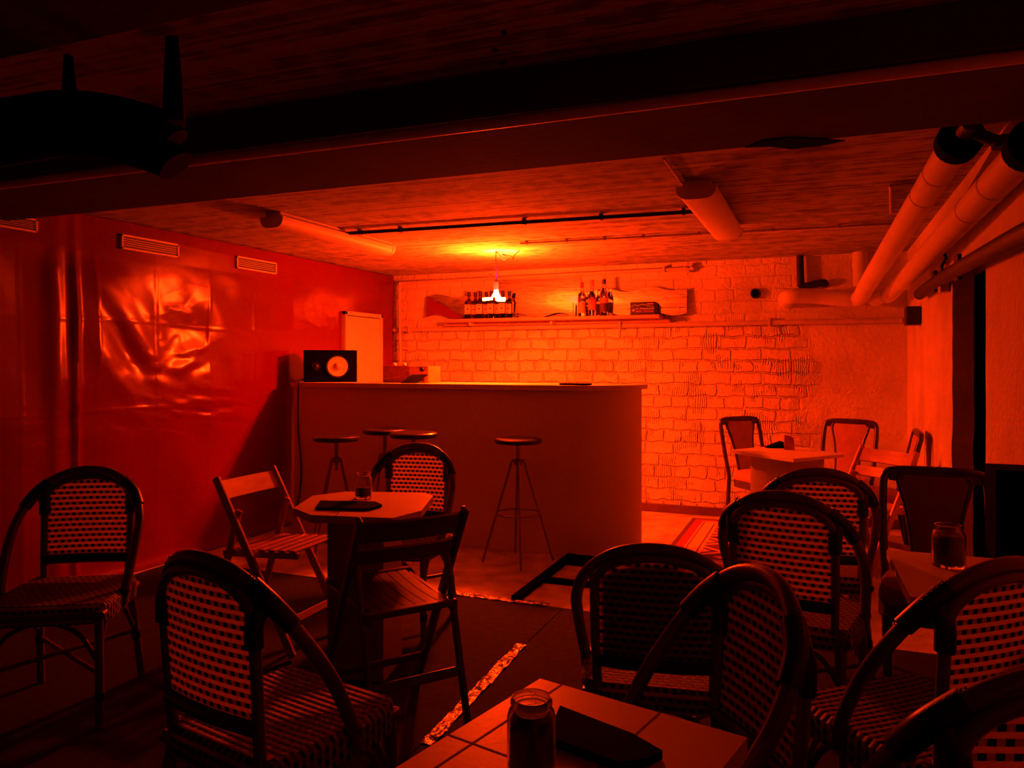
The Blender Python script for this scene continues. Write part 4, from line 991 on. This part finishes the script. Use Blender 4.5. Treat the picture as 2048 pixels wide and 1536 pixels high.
BEN = [(1477, 6.25, (.72, -.69), 'dark bentwood chair left of the small square table, against the brick wall'),
       (1702, 5.95, (-.36, -.93), 'dark bentwood chair with light upholstered back behind the small square table'),
       (1838, 5.02, (-1, 0), 'dark bentwood chair in the right corner beside the wall, seen edge on'),
       (1868, 3.27, (-.06, -1), 'dark bentwood chair with shaded upholstery beyond the table with the jar at right')]
for i, (px, d, f, lb) in enumerate(BEN):
    q = dep(px, 800, d); q.z = 0
    f = Vector((f[0], f[1], 0)).normalized(); loc = q + f * .315; loc.z = .0065 if loc.y < 4 else (.014 if i < 3 else 0)
    c_ = ben if i == 0 else dup(ben, (0, 0, 0), 0, lb)
    c_['label'] = lb; c_.location = loc; c_.rotation_euler = (0, 0, math.atan2(-f.x, f.y))
    if i == 3:
        for ch in c_.children:
            if ch.name.startswith(('back_pad', 'seat_cushion')):
                ch.data = ch.data.copy(); ch.data.materials.clear(); ch.data.materials.append(M['uphol_shaded'])  # darker copy: shade of facing away from the lamp put into the colour

# ================================================================== TABLES
def poly_table(label, poly, z, ped, thick, groove=None, border=None):
    c = sum((Vector(p) for p in poly), Vector()) / len(poly); c.z = .0065 if c.y < 4 else .0125
    t = thing('bistro_table', label, 'table', c)
    link('tabletop', MB().prism([Vector((p[0], p[1], z - thick)) - c for p in poly], (0, 0, thick)), M['table'], t, True)
    ax, ay, w_, d_, rz = ped
    R_ = Matrix.Rotation(rz, 3, 'Z')
    link('pedestal', MB().box(Vector((ax, ay, (z - thick + c.z) / 2)) - c, (w_, d_, z - thick - c.z - .001), R_, .003), M['box_panel'], t)
    if groove:
        for a, b in groove:
            a, b = Vector((a[0], a[1], z)) - c, Vector((b[0], b[1], z)) - c
            link('seam', MB().bar(a, b, .004, .0012, (0, 0, 1), 0), M['ink'], t)
    return t, c
# octagonal table
ocz = .745
def octo(cx, cy, R1, rz, cut):
    pts = []
    for k in range(4):
        for s_ in (-1, 1):
            a = Vector((R1, s_ * (R1 - cut), 0)); a.rotate(Matrix.Rotation(rz + k * PI / 2, 3, 'Z')); pts.append((cx + a.x, cy + a.y))
    return pts
oc = [onz(x, y, ocz) for x, y in [(587, 1016), (622, 1030), (785, 1036), (843, 1021), (866, 992), (850, 985), (693, 983), (626, 991)]]
ocx = sum(p.x for p in oc) / 8; ocy = sum(p.y for p in oc) / 8
rz = math.radians(19)
poly = [(p.x, p.y, 0) for p in oc]
t, c = poly_table('octagonal cafe table with a jar, in front of the bar', poly, ocz, (ocx - .035, ocy + .04, .25, .25, math.radians(12)), .03, [((oc[6].x + .08, oc[6].y + .01), (oc[1].x + .1, oc[1].y + .02))])
# small square table by the brick wall
bp = [onz(x, y, .73) for x, y in [(1460, 900), (1587, 918), (1689, 908), (1562, 890)]]
bc = (bp[0] + bp[1] + bp[2] + bp[3]) / 4
poly_table('small square table by the brick wall with a box-shaped foot', [(p.x, p.y, 0) for p in bp], .73, (bc.x, bc.y, .34, .34, math.atan2(bp[1].y - bp[0].y, bp[1].x - bp[0].x)), .022)
# right table with the jar
poly_table('pale table with a dark jar at the right edge, beside the doorway', [(.205, 2.83, 0), (.221, 2.285, 0), (.64, 2.285, 0), (.64, 2.83, 0)], .73, (.48, 2.62, .26, .26, 0), .028)
# near table
F1 = onz(1080, 1357, .73); F2 = onz(1495, 1475, .73); F0 = onz(790, 1536, .73); e1 = (F2 - F1); e2 = (F0 - F1); e2 = e2.normalized() * .62
n1 = e1.normalized(); n2 = e2.normalized()
poly_table('nearest table at the bottom of the photo with a big jar and tiled top', [F1, F2, F2 + e2, F1 + e2], .73, ((F1 + e1 / 2 + e2 / 2).x, (F1 + e1 / 2 + e2 / 2).y, .24, .24, math.atan2(e1.y, e1.x)), .03,
  [(F1 + n2 * .09 + n1 * .0, F2 + n2 * .09) if False else (F1 + n1 * .05, F1 + n1 * .05 + e2 * .98), (F1 + e1 * .62, F1 + e1 * .62 + e2), (F1 + e2 * .45, F1 + e1 * .62 + e2 * .45), (F1 + e2 * .80, F1 + e1 * .62 + e2 * .80)])

# ------------------------------------------------------------------ jars and menus
def jar(label, loc, h, r, mat_in='wax', fill=.55, spoon=False):
    t = thing('glass_jar', label, 'jar', loc, 0, 'glass jars on the tables')
    pr = [(0, 0), (r * .92, 0), (r, .006), (r, h * .74), (r * .93, h * .82), (r * .80, h * .87), (r * .80, h * .90), (r * .86, h * .91), (r * .86, h * .955), (r * .82, h), (r * .76, h), (r * .74, h * .88), (r * .90, h * .80), (r * .95, h * .72), (r * .95, .010), (0, .008)]
    link('glass_body', MB().lathe(pr, (0, 0, 0), 32), M['glass'], t)
    link('candle', MB().lathe([(0, .0105), (r * .88, .0105), (r * .88, min(h * fill, h * .70)), (r * .70, h * fill + .002), (0, h * fill - .004)], (0, 0, 0), 24), M[mat_in], t)
    return t
q = onz(727, 996, ocz); jar('small glass jar with a candle standing on the octagonal table', (q.x, q.y, ocz + .0014), .112, .0385, 'wax', .42)
q = dep(1063, 1400, 1.165); jt = jar('large glass jar with dark contents on the nearest table', (q.x, q.y, .7314), .113, .037, 'wax', .78)
q = onz(1897, 1132, .73); jar('glass jar with dark contents on the table at the right edge', (q.x, q.y, .7305), .125, .047, 'wax', .74)
# black menus
def flat_menu(px, z, th, label):
    pts = [onz(x, y, z) for x, y in px]; c = sum(pts, Vector()) / len(pts)
    solo('menu_folder', MB().prism([p - c for p in pts], (0, 0, th)), M['black_matte'], label, 'menu', (c.x, c.y, z + .0012), 0, 'black menu cards')
flat_menu([(632, 1020), (738, 1022), (764, 1014), (750, 1008), (640, 1006)], ocz, .010, 'long flat black menu folder lying on the octagonal table')
flat_menu([(1095, 1490), (1240, 1545), (1296, 1535), (1325, 1520), (1265, 1485), (1120, 1428)], .73, .014, 'flat black menu folder lying on the nearest table beside the jar')
# square table: tent card and wedge
q = onz(1552, 896, .73)
mb = MB(); mb.prism([(-.06, 0, 0), (.06, 0, 0), (.055, 0, .045)], (0, .09, 0)); solo('menu_card', mb, M['black_matte'], 'small black wedge of menus on the small square table', 'menu', (q.x, q.y - .02, .7305), math.radians(20), 'black menu cards')
q = onz(1577, 900, .73)
mb = MB(); mb.prism([(-.03, 0, 0), (.035, 0, 0), (.030, 0, .085), (-.005, 0, .10), (-.028, 0, .10)], (0, .03, 0)); solo('card_holder', mb, M['redwood'], 'little brown card stand on the small square table', 'card stand', (q.x, q.y, .7305), math.radians(-10))
# narrow black cabinet at the right edge
solo('black_cabinet', MB().bb((0, 0, 0), (.128, .18, 1.0), .004), M['black_matte'], 'narrow black cabinet against the wall at the right edge', 'cabinet', (.522, 2.86, .0065))
